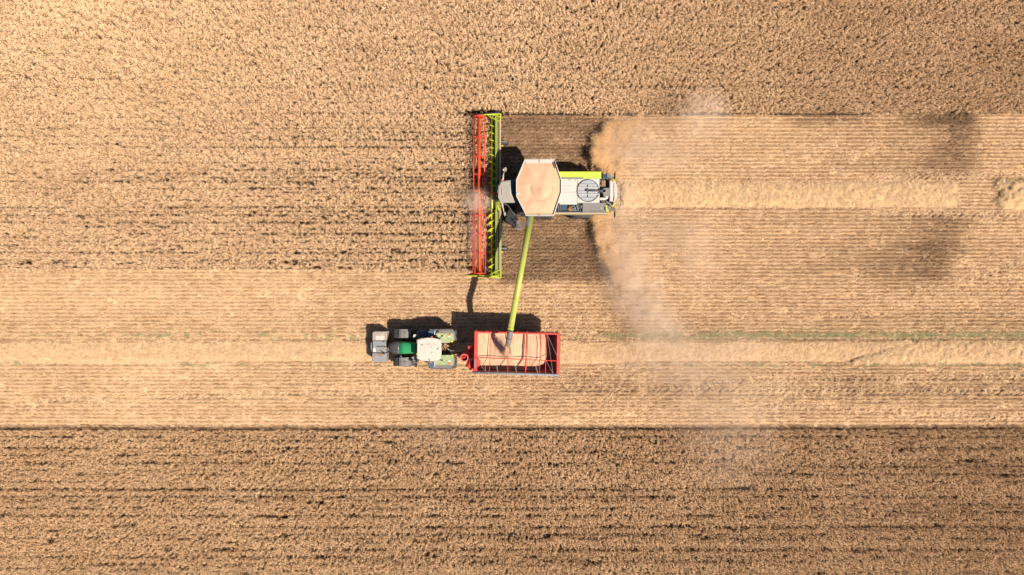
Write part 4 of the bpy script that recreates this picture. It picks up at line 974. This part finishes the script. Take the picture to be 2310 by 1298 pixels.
mb = MB(); d2 = (q1-q0).normalized(); mb.tube(q1-d2*.2, q1-d2*.18, .235, n=20); mb.build('auger_mouth', 'black', A2)
mb = MB(); s3 = d2.orthogonal().normalized(); s4 = d2.cross(s3)
for k in range(3):
    t = k*math.pi/3+.3; v = s3*math.cos(t)+s4*math.sin(t); mb.tube(q1-d2*.1+v*.2, q1-d2*.1-v*.2, .022, n=6)
mb.build('auger_end', 'steel', A2)
mb = MB(); mb.path([P(1070, 781.8, 2.7), P(1055.6, 781.8, 2.7), P(1062, 794, 2.2)], .045, 8); mb.build('auger_stay', 'cart_red', AG)
mb = MB(); mb.prism([(1052, 796), (1062, 785), (1070, 776), (1070, 812), (1060, 812)], 1.0, 2.2, .05); mb.prism([(1062, 812), (1070, 810), (1070, 838), (1066, 838)], 1.2, 2.2, .02); mb.build('front_housing', 'cart_red', GC)
mb = MB(); mb.tube(P(1059, 813, 2.5), P(1070, 809.5, 2.7), .05, n=8); mb.tube(P(1063, 808, 2.3), P(1070, 804, 2.4), .03, n=8); mb.build('hinge_link', 'cream', AG)
# grain in the cart
def cart_map(U, V_):
    a = np.array(CT(0, 0, 0))[:2]; b_ = np.array(CT(1, 0, 0))[:2]; c = np.array(CT(0, 1, 0))[:2]; d_ = np.array(CT(1, 1, 0))[:2]
    u = .016+U*.968; v = .016+V_*.968
    return (a[0]*(1-u)+b_[0]*u)*(1-v)+(c[0]*(1-u)+d_[0]*u)*v, (a[1]*(1-u)+b_[1]*u)*(1-v)+(c[1]*(1-u)+d_[1]*u)*v
pk = P(1143, 790, 2.95); pk2 = P(1141, 800, 2.8)
def cart_z(U, V_, x, y):
    base = zc-.20-.22*U
    dist = np.hypot((x-pk.x)/1.0, (y-pk.y)/1.0)
    z = base+.24*np.exp(-(dist/.55)**1.3)-.10*np.exp(-((dist-1.1)/.5)**2)
    z = z-.75*sstep(.58, 1.02, V_+.10*(U-.38)**2*1.5)
    z = z-1.35*sstep(.71, .96, U-.03*np.sin(V_*3.0))
    z = z-.25*sstep(.2, 0, V_)*sstep(.5, .95, U)
    z = z+.12*(fbm(x*2.5+y, y*1.2, 130)-.5)+.03*np.sin((x-pk.x)*7+2*fbm(x*2, y*2, 131)*3)*np.exp(-((y-pk.y-.8)/.9)**2)*.35
    ex = np.minimum(np.minimum(U, 1-U), np.minimum(V_, 1-V_))
    return np.maximum(np.where(ex < .001, z-.3, z), hop(U, V_))
def hop(U, V_):
    """height of the sloping hopper floor below each point, so that no grain pokes through the sheet"""
    u = .016+U*.968; v = .016+V_*.968; du = np.minimum(u, 1-u)/.16; dv = np.minimum(v, 1-v)/.27
    return 2.0-1.25*np.minimum(np.minimum(du, dv), 1)+.018
heap('cart_grain', cart_map, cart_z, 130, 80, 'tan wheat grain heaped inside the red grain cart', .3, hop)
# falling grain: a ragged, widening tongue of kernels from the spout
mb = MB(); rr = random.Random(11); g0 = us+Vector((-.02, -.02, -.02)); g1 = pk2
n = 18; k = 16; prev = None
for i in range(n+1):
    t = i/n; c = g0.lerp(Vector((g1.x, g1.y, g0.z)), t**.8); c.z = g0.z+(g1.z-g0.z)*t**1.7-.02; r0 = .11+.10*t; rgv = []
    for j in range(k):
        a = 2*math.pi*j/k; q = r0*(1+rr.uniform(-.22, .22)); rgv.append(mb.bm.verts.new((c.x+q*math.cos(a), c.y+q*math.sin(a)*.9, c.z+rr.uniform(-.03, .03))))
    if prev:
        for j in range(k): mb.bm.faces.new([prev[j], prev[(j+1) % k], rgv[(j+1) % k], rgv[j]])
    else: mb.bm.faces.new(rgv)
    prev = rgv
mb.bm.faces.new(prev[::-1])
for i in range(3000):
    t = rr.random(); c = g0.lerp(g1, t); c.z = g0.z+(g1.z-g0.z)*t**1.5; r0 = .12+.26*t; a = rr.uniform(0, 6.28); q = r0*(.45+.75*rr.random()); s_ = rr.uniform(.010, .022)
    p = Vector((c.x+q*math.cos(a), c.y+q*math.sin(a), c.z)); mb.quad(p+Vector((-s_, 0, 0)), p+Vector((0, -s_, s_)), p+Vector((s_, 0, 0)), p+Vector((0, s_, -s_)))
o = mb.build('falling_grain', 'grain'); tag(o, 'stream of grain pouring from the auger spout into the cart', 'grain', kind='stuff')

# ================================================================== TRACTOR
TT = empty('tractor', (X(940), Y(785), 0), 'dark green tractor with white cab roof pulling the grain cart', 'tractor')
# front ballast
mb = MB(); mb.prism([(843, 748.6), (873.4, 748.2), (872.4, 768.4), (840.2, 768.4), (840.2, 751.5)], .45, 1.28, .03); BL = mb.build('front_ballast', 'ballast_light', TT)
mb = MB(); mb.pb(840.8, 769.6, 871, 795.4, .45, 1.24, .03); mb.prism([(841, 770), (841, 795), (837, 791.5), (835.8, 783), (836.8, 773)], .4, 1.05, .03); mb.build('ballast_centre', 'ballast', BL)
mb = MB(); mb.prism([(840, 796.8), (872.6, 796.8), (872.8, 812), (869, 817.4), (843, 817.4), (839.5, 813.5)], .45, 1.27, .03); mb.build('ballast_block', 'ballast', BL)
mb = MB(); mb.pb(847.4, 757.6, 867, 768, 1.28, 1.292, .003); mb.pb(861.4, 749.8, 863.4, 757.6, 1.28, 1.30); mb.pb(862, 749.8, 868, 751, 1.28, 1.30); mb.build('ballast_plate', 'cabwhite', BL)
mb = MB(); mb.pb(843.4, 799.8, 851, 807.6, 1.27, 1.285, .003); mb.build('ballast_plate', 'steel', BL)
mb = MB(); mb.pb(841.3, 785.6, 847.4, 794.4, 1.24, 1.255, .003); mb.build('ballast_plate', 'platewhite', BL)
mb = MB(); mb.pb(850, 781, 868.6, 782.8, 1.24, 1.26); mb.tube(P(858, 791, 1.27), P(867, 797, 1.33), .025, n=6); mb.pb(852, 797.6, 861, 803.4, 1.27, 1.28, .003); mb.build('ballast_groove', 'black', BL)
mb = MB(); mb.pb(852, 797.8, 860.5, 803.2, 1.281, 1.289); mb.pb(867.6, 783, 872, 785, 1.2, 1.3); mb.build('ballast_rust', 'rust', BL)
mb = MB(); c = P(865.6, 797.4, 1.3); mb.tube((c.x, c.y, 1.2), (c.x, c.y, 1.36), .08, n=14); c = P(865.8, 770.6, 1.3); mb.tube((c.x, c.y, 1.2), (c.x, c.y, 1.34), .055, n=12); mb.build('ballast_bolt', 'black', BL)
mb = MB(); mb.tube(P(872, 783, .8), P(884, 784.5, .8), .05, n=8); mb.tube(P(872, 792, .8), P(882, 788, .8), .04, n=8); mb.pb(869, 783.6, 876, 785.6, .95, 1.05, .01); mb.build('front_linkage', 'steel', TT)
# chassis
mb = MB(); mb.pb(884, 776, 1000, 796, .55, 1.25, .03); mb.tube((X(909, .8), Y(753, .8), .78), (X(909, .8), Y(816, .8), .78), .10, n=10); mb.tube((X(996, 1), Y(758, 1), 1.0), (X(996, 1), Y(817, 1), 1.0), .15, n=10); mb.build('chassis', 'dark', TT)
# hood
mb = MB(); 
def hoodsec(xp, ya_, yb_, z1): 
    a, b_ = Y(yb_, z1), Y(ya_, z1); x = X(xp, z1); h = b_-a; zz = 1.05
    return [(x, a, zz), (x, a, z1-.28), (x, a+.05*h, z1-.10), (x, a+.2*h, z1-.02), (x, a+.5*h, z1), (x, a+.8*h, z1-.02), (x, a+.95*h, z1-.10), (x, b_, z1-.28), (x, b_, zz)]
def loft(mb, secs):
    rv = [[mb.bm.verts.new(p) for p in s_] for s_ in secs]; k = len(rv[0])
    for a, b_ in zip(rv[:-1], rv[1:]):
        for j in range(k): f = mb.bm.faces.new([a[j], a[(j+1) % k], b_[(j+1) % k], b_[j]]); f.smooth = True
    mb.bm.faces.new(rv[0]); mb.bm.faces.new(rv[-1][::-1])
loft(mb, [hoodsec(876.8, 781, 789.5, 1.50), hoodsec(878.5, 777, 793.5, 1.68), hoodsec(882, 773.8, 797, 1.78), hoodsec(888, 771.6, 799.2, 1.85), hoodsec(895, 770.8, 800, 1.90), hoodsec(900.2, 770.8, 800.2, 1.93)]); mb.build('hood_nose', 'hoodgrey', TT)
mb = MB(); loft(mb, [hoodsec(900.2, 770.8, 800.2, 1.93), hoodsec(912, 771.8, 799.6, 1.98), hoodsec(930, 773.6, 798.6, 2.04), hoodsec(946, 775, 797.5, 2.08)]); HO = mb.build('hood', 'tgreen', TT)
mb = MB(); mb.pb(889, 778, 890, 793, 1.84, 1.862); mb.pb(893, 778, 894, 793, 1.87, 1.895); mb.pb(897, 778, 898, 793, 1.895, 1.925); mb.build('hood_vent', 'dark', TT)
mb = MB(); mb.tube(P(898.8, 785.7, 1.9), P(898.8, 785.7, 1.95), .035, n=12); mb.build('hood_badge', 'platewhite', TT)
# front wheels with fenders
for yc, s_ in ((752.2, 1), (815.6, -1)):
    w_ = wheel('front_wheel', (X(909, 1.5), Y(yc, 1.0), .80), .80, .64, TT, 'platered', 18)
    mb = MB(); x0, x1 = X(899.6, 1.72), X(921, 1.72); yc_ = Y(yc, 1.4)
    pr = [(x0, 1.66), (X(905, 1.7), 1.73), (X(915, 1.7), 1.72), (x1, 1.60), (X(927, 1.5), 1.38)]
    for (a, za), (b_, zb) in zip(pr[:-1], pr[1:]): mb.hull8([(a, yc_-.31, za-.04), (b_, yc_-.31, zb-.04), (b_, yc_+.31, zb-.04), (a, yc_+.31, za-.04), (a, yc_-.31, za), (b_, yc_-.31, zb), (b_, yc_+.31, zb), (a, yc_+.31, za)])
    mb.build('fender', 'fendergrey', w_)
    mb = MB(); mb.pb(901, yc+(-4 if s_ > 0 else 1), 918, yc+(-3.4 if s_ > 0 else 1.6), 1.7, 1.745); mb.pb(911, yc-1, 914, yc+1, 1.7, 1.76, .01); mb.build('fender_rib', 'hoodgrey', w_)
# rear wheels and fenders
for s_, y0, y1 in ((1, 742.6, 774.6), (-1, 800.4, 832)):
    yc = Y((y0+y1)/2+(-2.0 if s_ > 0 else 2.0), 1.2)
    w_ = wheel('rear_wheel', (X(996.5, 1.8), yc, 1.02), 1.02, .80, TT, 'platered', 20)
    mb = MB(); zf = 2.10
    if s_ > 0: poly = [(966, 747), (970, 743.6), (1020, 743), (1026.4, 750), (1026.8, 768), (1018, 772.5), (1008, 774.4), (966, 774.4)]; g = [(966, 752), (1021, 752), (1023.5, 757), (1023.5, 766), (1013, 773.8), (966, 773.8)]
    else: poly = [(967, 800.6), (1023, 800.4), (1026.2, 810), (1025, 823), (1017, 831.4), (972, 832), (966, 826)]; g = [(967, 801.4), (1021, 801.4), (1024, 811), (1022, 823.5), (967, 824)]
    mb.prism(poly, 1.72, zf, .06); FD = mb.build('fender', 'fendergrey', TT)
    mb = MB(); mb.prism(g, 2.08, zf+.025, .012); mb.build('fender_top', 'fgreen', FD)
    yy = 756.0 if s_ > 0 else 818.6
    mb = MB(); mb.pb(1010.4, yy-2 if s_ > 0 else yy-5.2, 1016.2, yy+1.2 if s_ > 0 else yy-1, zf+.025, zf+.04, .002); a = mb.build('warning_plate', 'platered' if s_ > 0 else 'platewhite', FD)
    mb = MB(); mb.pb(1010.4, yy+1.3 if s_ > 0 else yy-.9, 1016.2, yy+5 if s_ > 0 else yy+3, zf+.025, zf+.04, .002); mb.build('warning_plate', 'platewhite' if s_ > 0 else 'platered', FD)
    c = P(1020, 770.4 if s_ > 0 else 802.6, zf+.05); mb = MB(); mb.tube((c.x, c.y, zf-.1), (c.x, c.y, zf+.07), .07, n=12); mb.build('fender_lamp', 'yellow', FD)
    mb = MB(); mb.prism([(965, 748), (979, 744.5), (979, 757), (984, 763), (965, 763)] if s_ > 0 else [(964, 812), (978, 816), (978, 831), (972, 831), (966, 826)], 1.9, zf+.034, .01); mb.build('fender_step', 'bluedark', FD)
    mb = MB(); mb.tube(P(980.5, 748 if s_ > 0 else 817, zf+.12), P(980.5, 758 if s_ > 0 else 827, zf+.12), .025, n=6); mb.tube(P(980.5, 758, zf+.12) if s_ > 0 else P(980.5, 817, zf+.12), P(992, 764, zf+.12) if s_ > 0 else P(980.5, 814, zf+.12), .022, n=6); mb.build('handrail', 'steel', FD)
# cab
mb = MB(); mb.prism([(944, 767), (992, 767), (992, 810), (944, 810)], 1.2, 2.80, .05); CT_ = mb.build('cab', 'glass', TT)
roof = [(940.2, 767), (950, 763.8), (964, 762.4), (978, 763.2), (988, 765.2), (994.8, 767), (995.8, 788), (994.4, 810), (986, 813.2), (972, 815.2), (958, 814.6), (946, 812), (940.6, 809), (940.2, 800.4), (943.2, 800), (943.4, 777.2), (940.4, 776.6)]
mb = MB(); mb.prism(roof, 2.74, 2.98, .06); RF2 = mb.build('cab_roof', 'cabwhite', CT_)
mb = MB(); mb.prism([(958.5, 779), (979, 778), (979, 798), (959, 798), (956.5, 788)], 2.98, 3.0, .015); mb.build('roof_hatch', 'cabwhite', RF2)
mb = MB()
for a, b_, c_, d_ in ((949, 777.5, 955, 777.2), (950, 780, 955, 778), (963, 776.8, 972, 776.2), (979, 775.5, 984, 779)): mb.tube(P(a, b_, 2.985), P(c_, d_, 2.985), .022, n=5)
mb.build('roof_dent', 'roofgrey', RF2)
mb = MB()
for a, b_ in ((974.6, 783.2), (974.4, 794.6), (987.6, 787), (968.6, 812.4)): mb.tube(P(a, b_, 2.97), P(a, b_, 3.0), .055, n=10)
mb.build('roof_hole', 'hoodgrey', RF2)
mb = MB()
for k in range(4): mb.pb(946, 781+k*4.6, 956, 781.5+k*4.6, 2.98, 2.99)
mb.pb(962, 784, 972, 784.3, 3.0, 3.006); mb.build('roof_rib', 'cabwhite', RF2)
for a, b_ in ((974, 760.8), (972.6, 817.6)):
    c = P(a, b_, 2.9); mb = MB(); mb.tube((c.x, c.y, 2.6), (c.x, c.y, 2.92), .06, .05, n=12); mb.build('beacon', 'orange', CT_)
for a, b_, a2, b2 in ((990, 766, 997, 758), (990, 810, 996.5, 813)):
    mb = MB(); mb.tube(P(a, b_, 2.75), P(a2, b2, 2.75), .03, n=6); c = P(a2, b2, 2.75); mb.box(c.x-.07, c.x+.07, c.y-.05, c.y+.05, 2.68, 2.80, .01); mb.tube(c, c+Vector((.18, .12 if b_ < 780 else -.16, .02)), .012, n=6); mb.build('work_light', 'black', CT_)
for a, b_, mx_, my_ in ((943, 764, 935.5, 757.5), (944, 813, 938, 824)):
    mb = MB(); mb.tube(P(a, b_, 2.6), P(mx_, my_, 2.5), .02, n=6); mr = mb.build('mirror_arm', 'black', CT_)
    c = P(mx_, my_, 2.4); mb = MB(); mb.hull8([c+Vector(v) for v in ((-.10, -.09, -.35), (.05, -.12, -.35), (.10, .06, -.35), (-.05, .10, -.35), (-.10, -.09, .12), (.05, -.12, .12), (.10, .06, .12), (-.05, .10, .12))]); mb.build('mirror', 'platewhite' if b_ < 780 else 'black', mr)
# exhaust, steps, tanks
mb = MB(); mb.prism([(941, 748), (944, 746.6), (962, 747.2), (963, 762), (943, 763)], .7, 1.55, .03); mb.build('fuel_tank', 'bluedark', TT)
mb = MB(); mb.tube(P(941.5, 748.5, 1.6), P(944, 763, 1.6), .025, n=6); mb.tube(P(941.5, 748.5, 1.6), P(952, 747, 1.6), .02, n=6); mb.build('tank_rail', 'steel', TT)
mb = MB()
for k, (b_, z) in enumerate(((812, 1.3), (816, 1.05), (820, .8), (824, .55))): mb.pb(932+k*1.4, b_, 941+k*.3, b_+2.2, z-.03, z, .005)
mb.tube(P(929, 806, 1.5), P(938, 826, .6), .022, n=6); mb.tube(P(943, 808, 2.0), P(938, 824, .8), .024, n=6); mb.tube(P(945.6, 812, 2.0), P(940.5, 826, .8), .016, n=6); mb.prism([(926, 807), (934, 804.5), (933, 811), (929, 812)], .9, 1.5, .02); mb.build('step', 'steel', TT)
mb = MB(); mb.prism([(934, 804), (944, 803), (944, 815), (937, 818)], .6, 1.3, .02); mb.build('battery_box', 'black', TT)
mb = MB(); mb.tube(P(934.5, 766, 1.5), P(934.5, 758.5, 2.3), .05, n=10); mb.tube(P(903, 803, 1.6), P(906, 805, 1.6), .04, n=8); mb.build('exhaust', 'steel', TT)
# rear linkage
mb = MB(); rr = random.Random(5)
for a, b_, c_, d_, r_ in ((996, 778, 1003, 776, .05), (1000, 778, 1006, 788, .06), (997, 782, 1002, 792, .05), (1002, 784, 1009, 781, .04), (996, 790, 1001, 797, .05), (1004, 790, 1010, 794, .045)): mb.tube(P(a, b_, 1.2+rr.random()*.3), P(c_, d_, 1.0+rr.random()*.3), r_, n=8)
mb.build('hitch_linkage', 'rust', TT)
mb = MB()
for a, b_, c_, d_, r_ in ((1003, 776, 1008, 782, .035), (1008, 786, 1017, 792, .05), (998, 796, 1008, 797.5, .06), (1004, 790, 1014, 791, .045), (1009, 794, 1017, 796, .035), (1001, 799, 1007, 795, .04)): mb.tube(P(a, b_, 1.1+rr.random()*.3), P(c_, d_, .9+rr.random()*.3), r_, n=8)
mb.build('hitch_rod', 'steel', TT)
mb = MB(); mb.path([P(1004, 797, 1.2), P(1012, 796, 1.3), P(1020, 798, 1.1), P(1027, 803, .95), P(1034, 801, .9), P(1050, 797, .9)], .03, 6); mb.path([P(1000, 782, 1.3), P(1008, 790, 1.3), P(1022, 798, 1.0), P(1052, 792, 1.0)], .02, 6); mb.path([P(1000, 785, .9), P(1006, 792, .9), P(1014, 796, .8)], .05, 6); mb.build('hose', 'black', TT)

# ================================================================== DUST AND CHAFF
def dust_mat(name, dens, seed, sc=(2.2, 2.2, 2.2), col=(.97, .80, .66), thr=.42):
    m = bpy.data.materials.new(name); m.use_nodes = True; nt = m.node_tree; N = nt.nodes; L = nt.links
    N.remove(N['Principled BSDF']); out = N['Material Output']
    tc = N.new('ShaderNodeTexCoord'); ln = N.new('ShaderNodeVectorMath'); ln.operation = 'LENGTH'; L.new(tc.outputs['Object'], ln.inputs[0])
    fo = N.new('ShaderNodeMapRange'); fo.interpolation_type = 'SMOOTHSTEP'; fo.inputs[1].default_value = 1.0; fo.inputs[2].default_value = .15; fo.inputs[3].default_value = 0; fo.inputs[4].default_value = 1
    L.new(ln.outputs['Value'], fo.inputs[0])
    mp = N.new('ShaderNodeMapping'); mp.inputs['Location'].default_value = (seed*3.7, seed*1.3, 0); mp.inputs['Scale'].default_value = sc; L.new(tc.outputs['Object'], mp.inputs[0])
    n = N.new('ShaderNodeTexNoise'); n.inputs['Scale'].default_value = 1.0; n.inputs['Detail'].default_value = 4; n.inputs['Roughness'].default_value = .62; n.inputs['Distortion'].default_value = .5; L.new(mp.outputs[0], n.inputs['Vector'])
    r = N.new('ShaderNodeMapRange'); r.inputs[1].default_value = thr; r.inputs[2].default_value = .72; r.inputs[3].default_value = 0; r.inputs[4].default_value = 1; L.new(n.outputs['Fac'], r.inputs[0])
    mu = N.new('ShaderNodeMath'); mu.operation = 'MULTIPLY'; L.new(fo.outputs[0], mu.inputs[0]); L.new(r.outputs[0], mu.inputs[1])
    m2 = N.new('ShaderNodeMath'); m2.operation = 'MULTIPLY'; m2.inputs[1].default_value = dens; L.new(mu.outputs[0], m2.inputs[0])
    v = N.new('ShaderNodeVolumePrincipled'); v.inputs['Color'].default_value = (*col, 1); v.inputs['Anisotropy'].default_value = .0; L.new(m2.outputs[0], v.inputs['Density'])
    L.new(v.outputs[0], out.inputs['Volume']); return m
DUST = [  # px, py, rx, ry, z, rz, density, turn, label
 (1078, 452, 40, 30, 2.1, 1.3, 1.6, 0, 'puff of pinkish dust rising over the middle of the red reel'),
 (1072, 525, 24, 80, 1.8, .9, .55, 0, 'thin veil of dust drifting along the lower half of the reel'),
 (1425, 335, 85, 85, 1.3, 1.3, .55, 0, 'tan dust beside the upper rear corner of the combine'),
 (1500, 335, 150, 90, 1.6, 1.5, .30, 0, 'faint dust drifting over the upper stubble right of the combine'),
 (1590, 255, 62, 62, 3.2, 1.6, .65, 0, 'small pale dust puff over the edge of the upper crop'),
 (1398, 570, 55, 110, 1.3, 1.2, .8, .2, 'tan dust trailing from the lower rear corner of the combine'),
 (1440, 655, 75, 110, 1.7, 1.6, 1.0, .45, 'dense pinkish dust column between combine and grass strip'),
 (1485, 735, 80, 70, 2.0, 1.7, .65, .2, 'pinkish dust over the upper line of green weeds'),
 (1470, 530, 140, 70, 1.5, 1.4, .45, 0, 'thin dust over the stubble just below the straw windrow'),
 (1575, 570, 60, 120, 1.8, 1.5, .38, 0, 'faint upright wisp of dust right of the dense dust column'),
 (1405, 455, 55, 60, 1.8, 1.4, .65, 0, 'light dust right behind the tail of the combine'),
 (1530, 810, 170, 75, 2.0, 1.8, .42, 0, 'wide faint dust over the low windrow right of the grain cart'),
 (1630, 895, 190, 110, 2.4, 2.2, .20, 0, 'faint dust over the lower stubble strip'),
 (1650, 1010, 130, 120, 3.0, 2.4, .12, 0, 'last thin dust over the lower standing crop'),
 (1690, 780, 90, 55, 2.0, 1.4, .22, 0, 'thin dust trailing over the right end of the weed line'),
 (1010, 980, 130, 80, 2.6, 2.0, .08, 0, 'barely visible dust over the crop edge below the tractor'),
]
me = None
for i, (px, py, rx, ry, z, rz, dn, tr, lab) in enumerate(DUST):
    bm = bmesh.new(); bmesh.ops.create_icosphere(bm, subdivisions=4, radius=1.0); me = bpy.data.meshes.new('dust_cloud'); bm.to_mesh(me); bm.free()
    rx *= 1.2; ry *= 1.15; dn *= .72; c = P(px, py, z); me.materials.append(dust_mat('drifting_dust', dn, i+1, sc=(3.2*max(1, rx/80), 3.2*max(1, ry/80), 1.3), thr=.32))
    o = bpy.data.objects.new('dust_cloud', me); COL.objects.link(o); o.location = c; o.scale = (rx/S, ry/S, rz); o.rotation_euler = (0, 0, tr)
    tag(o, lab, 'dust', kind='stuff')
# chaff thrown out by the spreader: curtains of airborne flakes
PF_ = proto_coll('chaff_flakes', flat_bits(46, .11, .02, .09, .0065, .9, .0, 'chaff'), 5) if False else None
def flake_cluster(rn):
    V = []; F = []
    for k in range(44):
        a = rn.uniform(0, 6.28); d = Vector((math.cos(a), math.sin(a), rn.uniform(-.8, .8))).normalized(); s_ = d.orthogonal().normalized(); s_ = (s_*math.cos(k)+d.cross(s_)*math.sin(k))*.007*rn.uniform(.6, 1.4)
        c = Vector((rn.gauss(0, .13), rn.gauss(0, .13), rn.gauss(0, .13))); l = rn.uniform(.012, .045); b = len(V)
        V += [tuple(c-d*l-s_), tuple(c+d*l-s_), tuple(c+d*l+s_), tuple(c-d*l+s_)]; F.append((b, b+1, b+2, b+3))
    return pymesh('chaff_flakes', V, F, ['chaff'], [0]*len(F))
PF_ = proto_coll('chaff_flakes', flake_cluster, 5)
def curtain(name, pts, n, label):
    """pts: (px, py, z, half width px to the right)"""
    A = np.array(pts, float); t = RNG.uniform(0, len(A)-1.001, n); i = t.astype(int); f = t-i; q = A[i]*(1-f[:, None])+A[i+1]*f[:, None]
    e = RNG.exponential(1.0, n); lump = fbm(q[:, 1]/14, e*2, 140)
    k = RNG.uniform(0, 1, n) < sstep(.30, .62, lump); q = q[k]; e = e[k]; n = len(q)
    streak = (fbm(q[:, 1]/15, q[:, 1]*0, 141)-.5)*44+(vnoise(q[:, 1]/5, q[:, 1]*0, 142)-.5)*16
    px = q[:, 0]+q[:, 3]*np.minimum(e*.55, 2.6)+streak*.6-3; py = q[:, 1]+RNG.normal(0, 4, n)
    z = np.clip(q[:, 2]*RNG.uniform(.15, 1.15, n)*np.exp(-.12*e)*(.55+.9*vnoise(q[:, 1]/9, q[:, 1]*0, 143)), .04, 3)
    P_ = np.stack([(px-CX)/S*(HC-z)/HC, -(py-CY)/S*(HC-z)/HC, z], -1)
    scatter(name, P_, RNG.uniform(0, 6.28, (n, 3)), RNG.uniform(.7, 1.3, (n, 1))*np.ones((1, 3)), .55+RNG.normal(0, .2, n), PF_, 5, label, 'chaff')
curtain('flying_chaff', [(1362, 402, .9, 14), (1345, 378, .9, 22), (1343, 350, .9, 32), (1347, 322, .8, 38), (1356, 302, .75, 44), (1368, 286, .6, 52), (1390, 276, .3, 60)], 2600, 'curtain of tan chaff thrown upward from the rear of the combine')
curtain('flying_chaff', [(1362, 474, .9, 12), (1344, 492, .8, 20), (1344, 520, .8, 26), (1352, 550, .8, 32), (1365, 585, .7, 36), (1382, 615, .5, 40), (1398, 645, .3, 46)], 2300, 'curtain of tan chaff thrown downward from the rear of the combine')
# cut crop lying on the header
n = 1500; px = RNG.uniform(1098.5, 1106.5, n); py = np.where(RNG.uniform(0, 1, n) < .6, RNG.uniform(264, 432, n), RNG.uniform(440, 618, n)); k = (RNG.uniform(0, 1, n) < sstep(.3, .55, fbm(px/6, py/9, 150)+.25*(px < 1102))); px = px[k]; py = py[k]; n = len(px)
zz = .22+.14*RNG.uniform(0, 1, n)
scatter('cut_crop', np.stack([X(px, .3), Y(py, .3), zz], -1), np.stack([RNG.normal(0, .3, n), np.full(n, 1.35)+RNG.normal(0, .3, n), RNG.normal(0, .5, n)], -1), np.stack([RNG.uniform(.6, .8, n)]*2+[RNG.uniform(.45, .6, n)], -1), .6+RNG.normal(0, .15, n), PC, 8, 'tan cut stalks lying on the header between reel and lime auger', 'crop')



# ------------------------------------------------------------------ light, sky, camera
SUN = Vector((.62, -.42, 1.0)).normalized()
el = math.asin(SUN.z); az = math.atan2(SUN.x, SUN.y)      # azimuth clockwise from +Y
w = bpy.data.worlds.new('World'); scene.world = w; w.use_nodes = True
nt = w.node_tree; bg = nt.nodes['Background']; sky = nt.nodes.new('ShaderNodeTexSky'); sky.sky_type = 'NISHITA'; sky.sun_disc = False
sky.sun_elevation = el; sky.sun_rotation = az; nt.links.new(sky.outputs[0], bg.inputs['Color']); bg.inputs['Strength'].default_value = .05
sl = bpy.data.lights.new('sun', 'SUN'); sl.energy = 4.6; sl.angle = R(.5); sl.color = (1.0, .93, .80)
so = bpy.data.objects.new('sun', sl); COL.objects.link(so); so.rotation_euler = (-SUN).to_track_quat('-Z', 'Y').to_euler(); so.location = SUN*60
cam = bpy.data.cameras.new('camera'); cam.sensor_width = 36; cam.lens = 36*HC/(2310/S); cam.clip_end = 3000
co = bpy.data.objects.new('camera', cam); COL.objects.link(co); co.location = (0, 0, HC); scene.camera = co
vs = scene.view_settings; vs.view_transform = 'Standard'; vs.look = 'None'; vs.exposure = .97; vs.gamma = 1
scene.cycles.max_bounces = 6; scene.cycles.diffuse_bounces = 2; scene.cycles.volume_bounces = 2; scene.cycles.volume_step_rate = 1.5; scene.cycles.volume_max_steps = 128; scene.cycles.transparent_max_bounces = 8
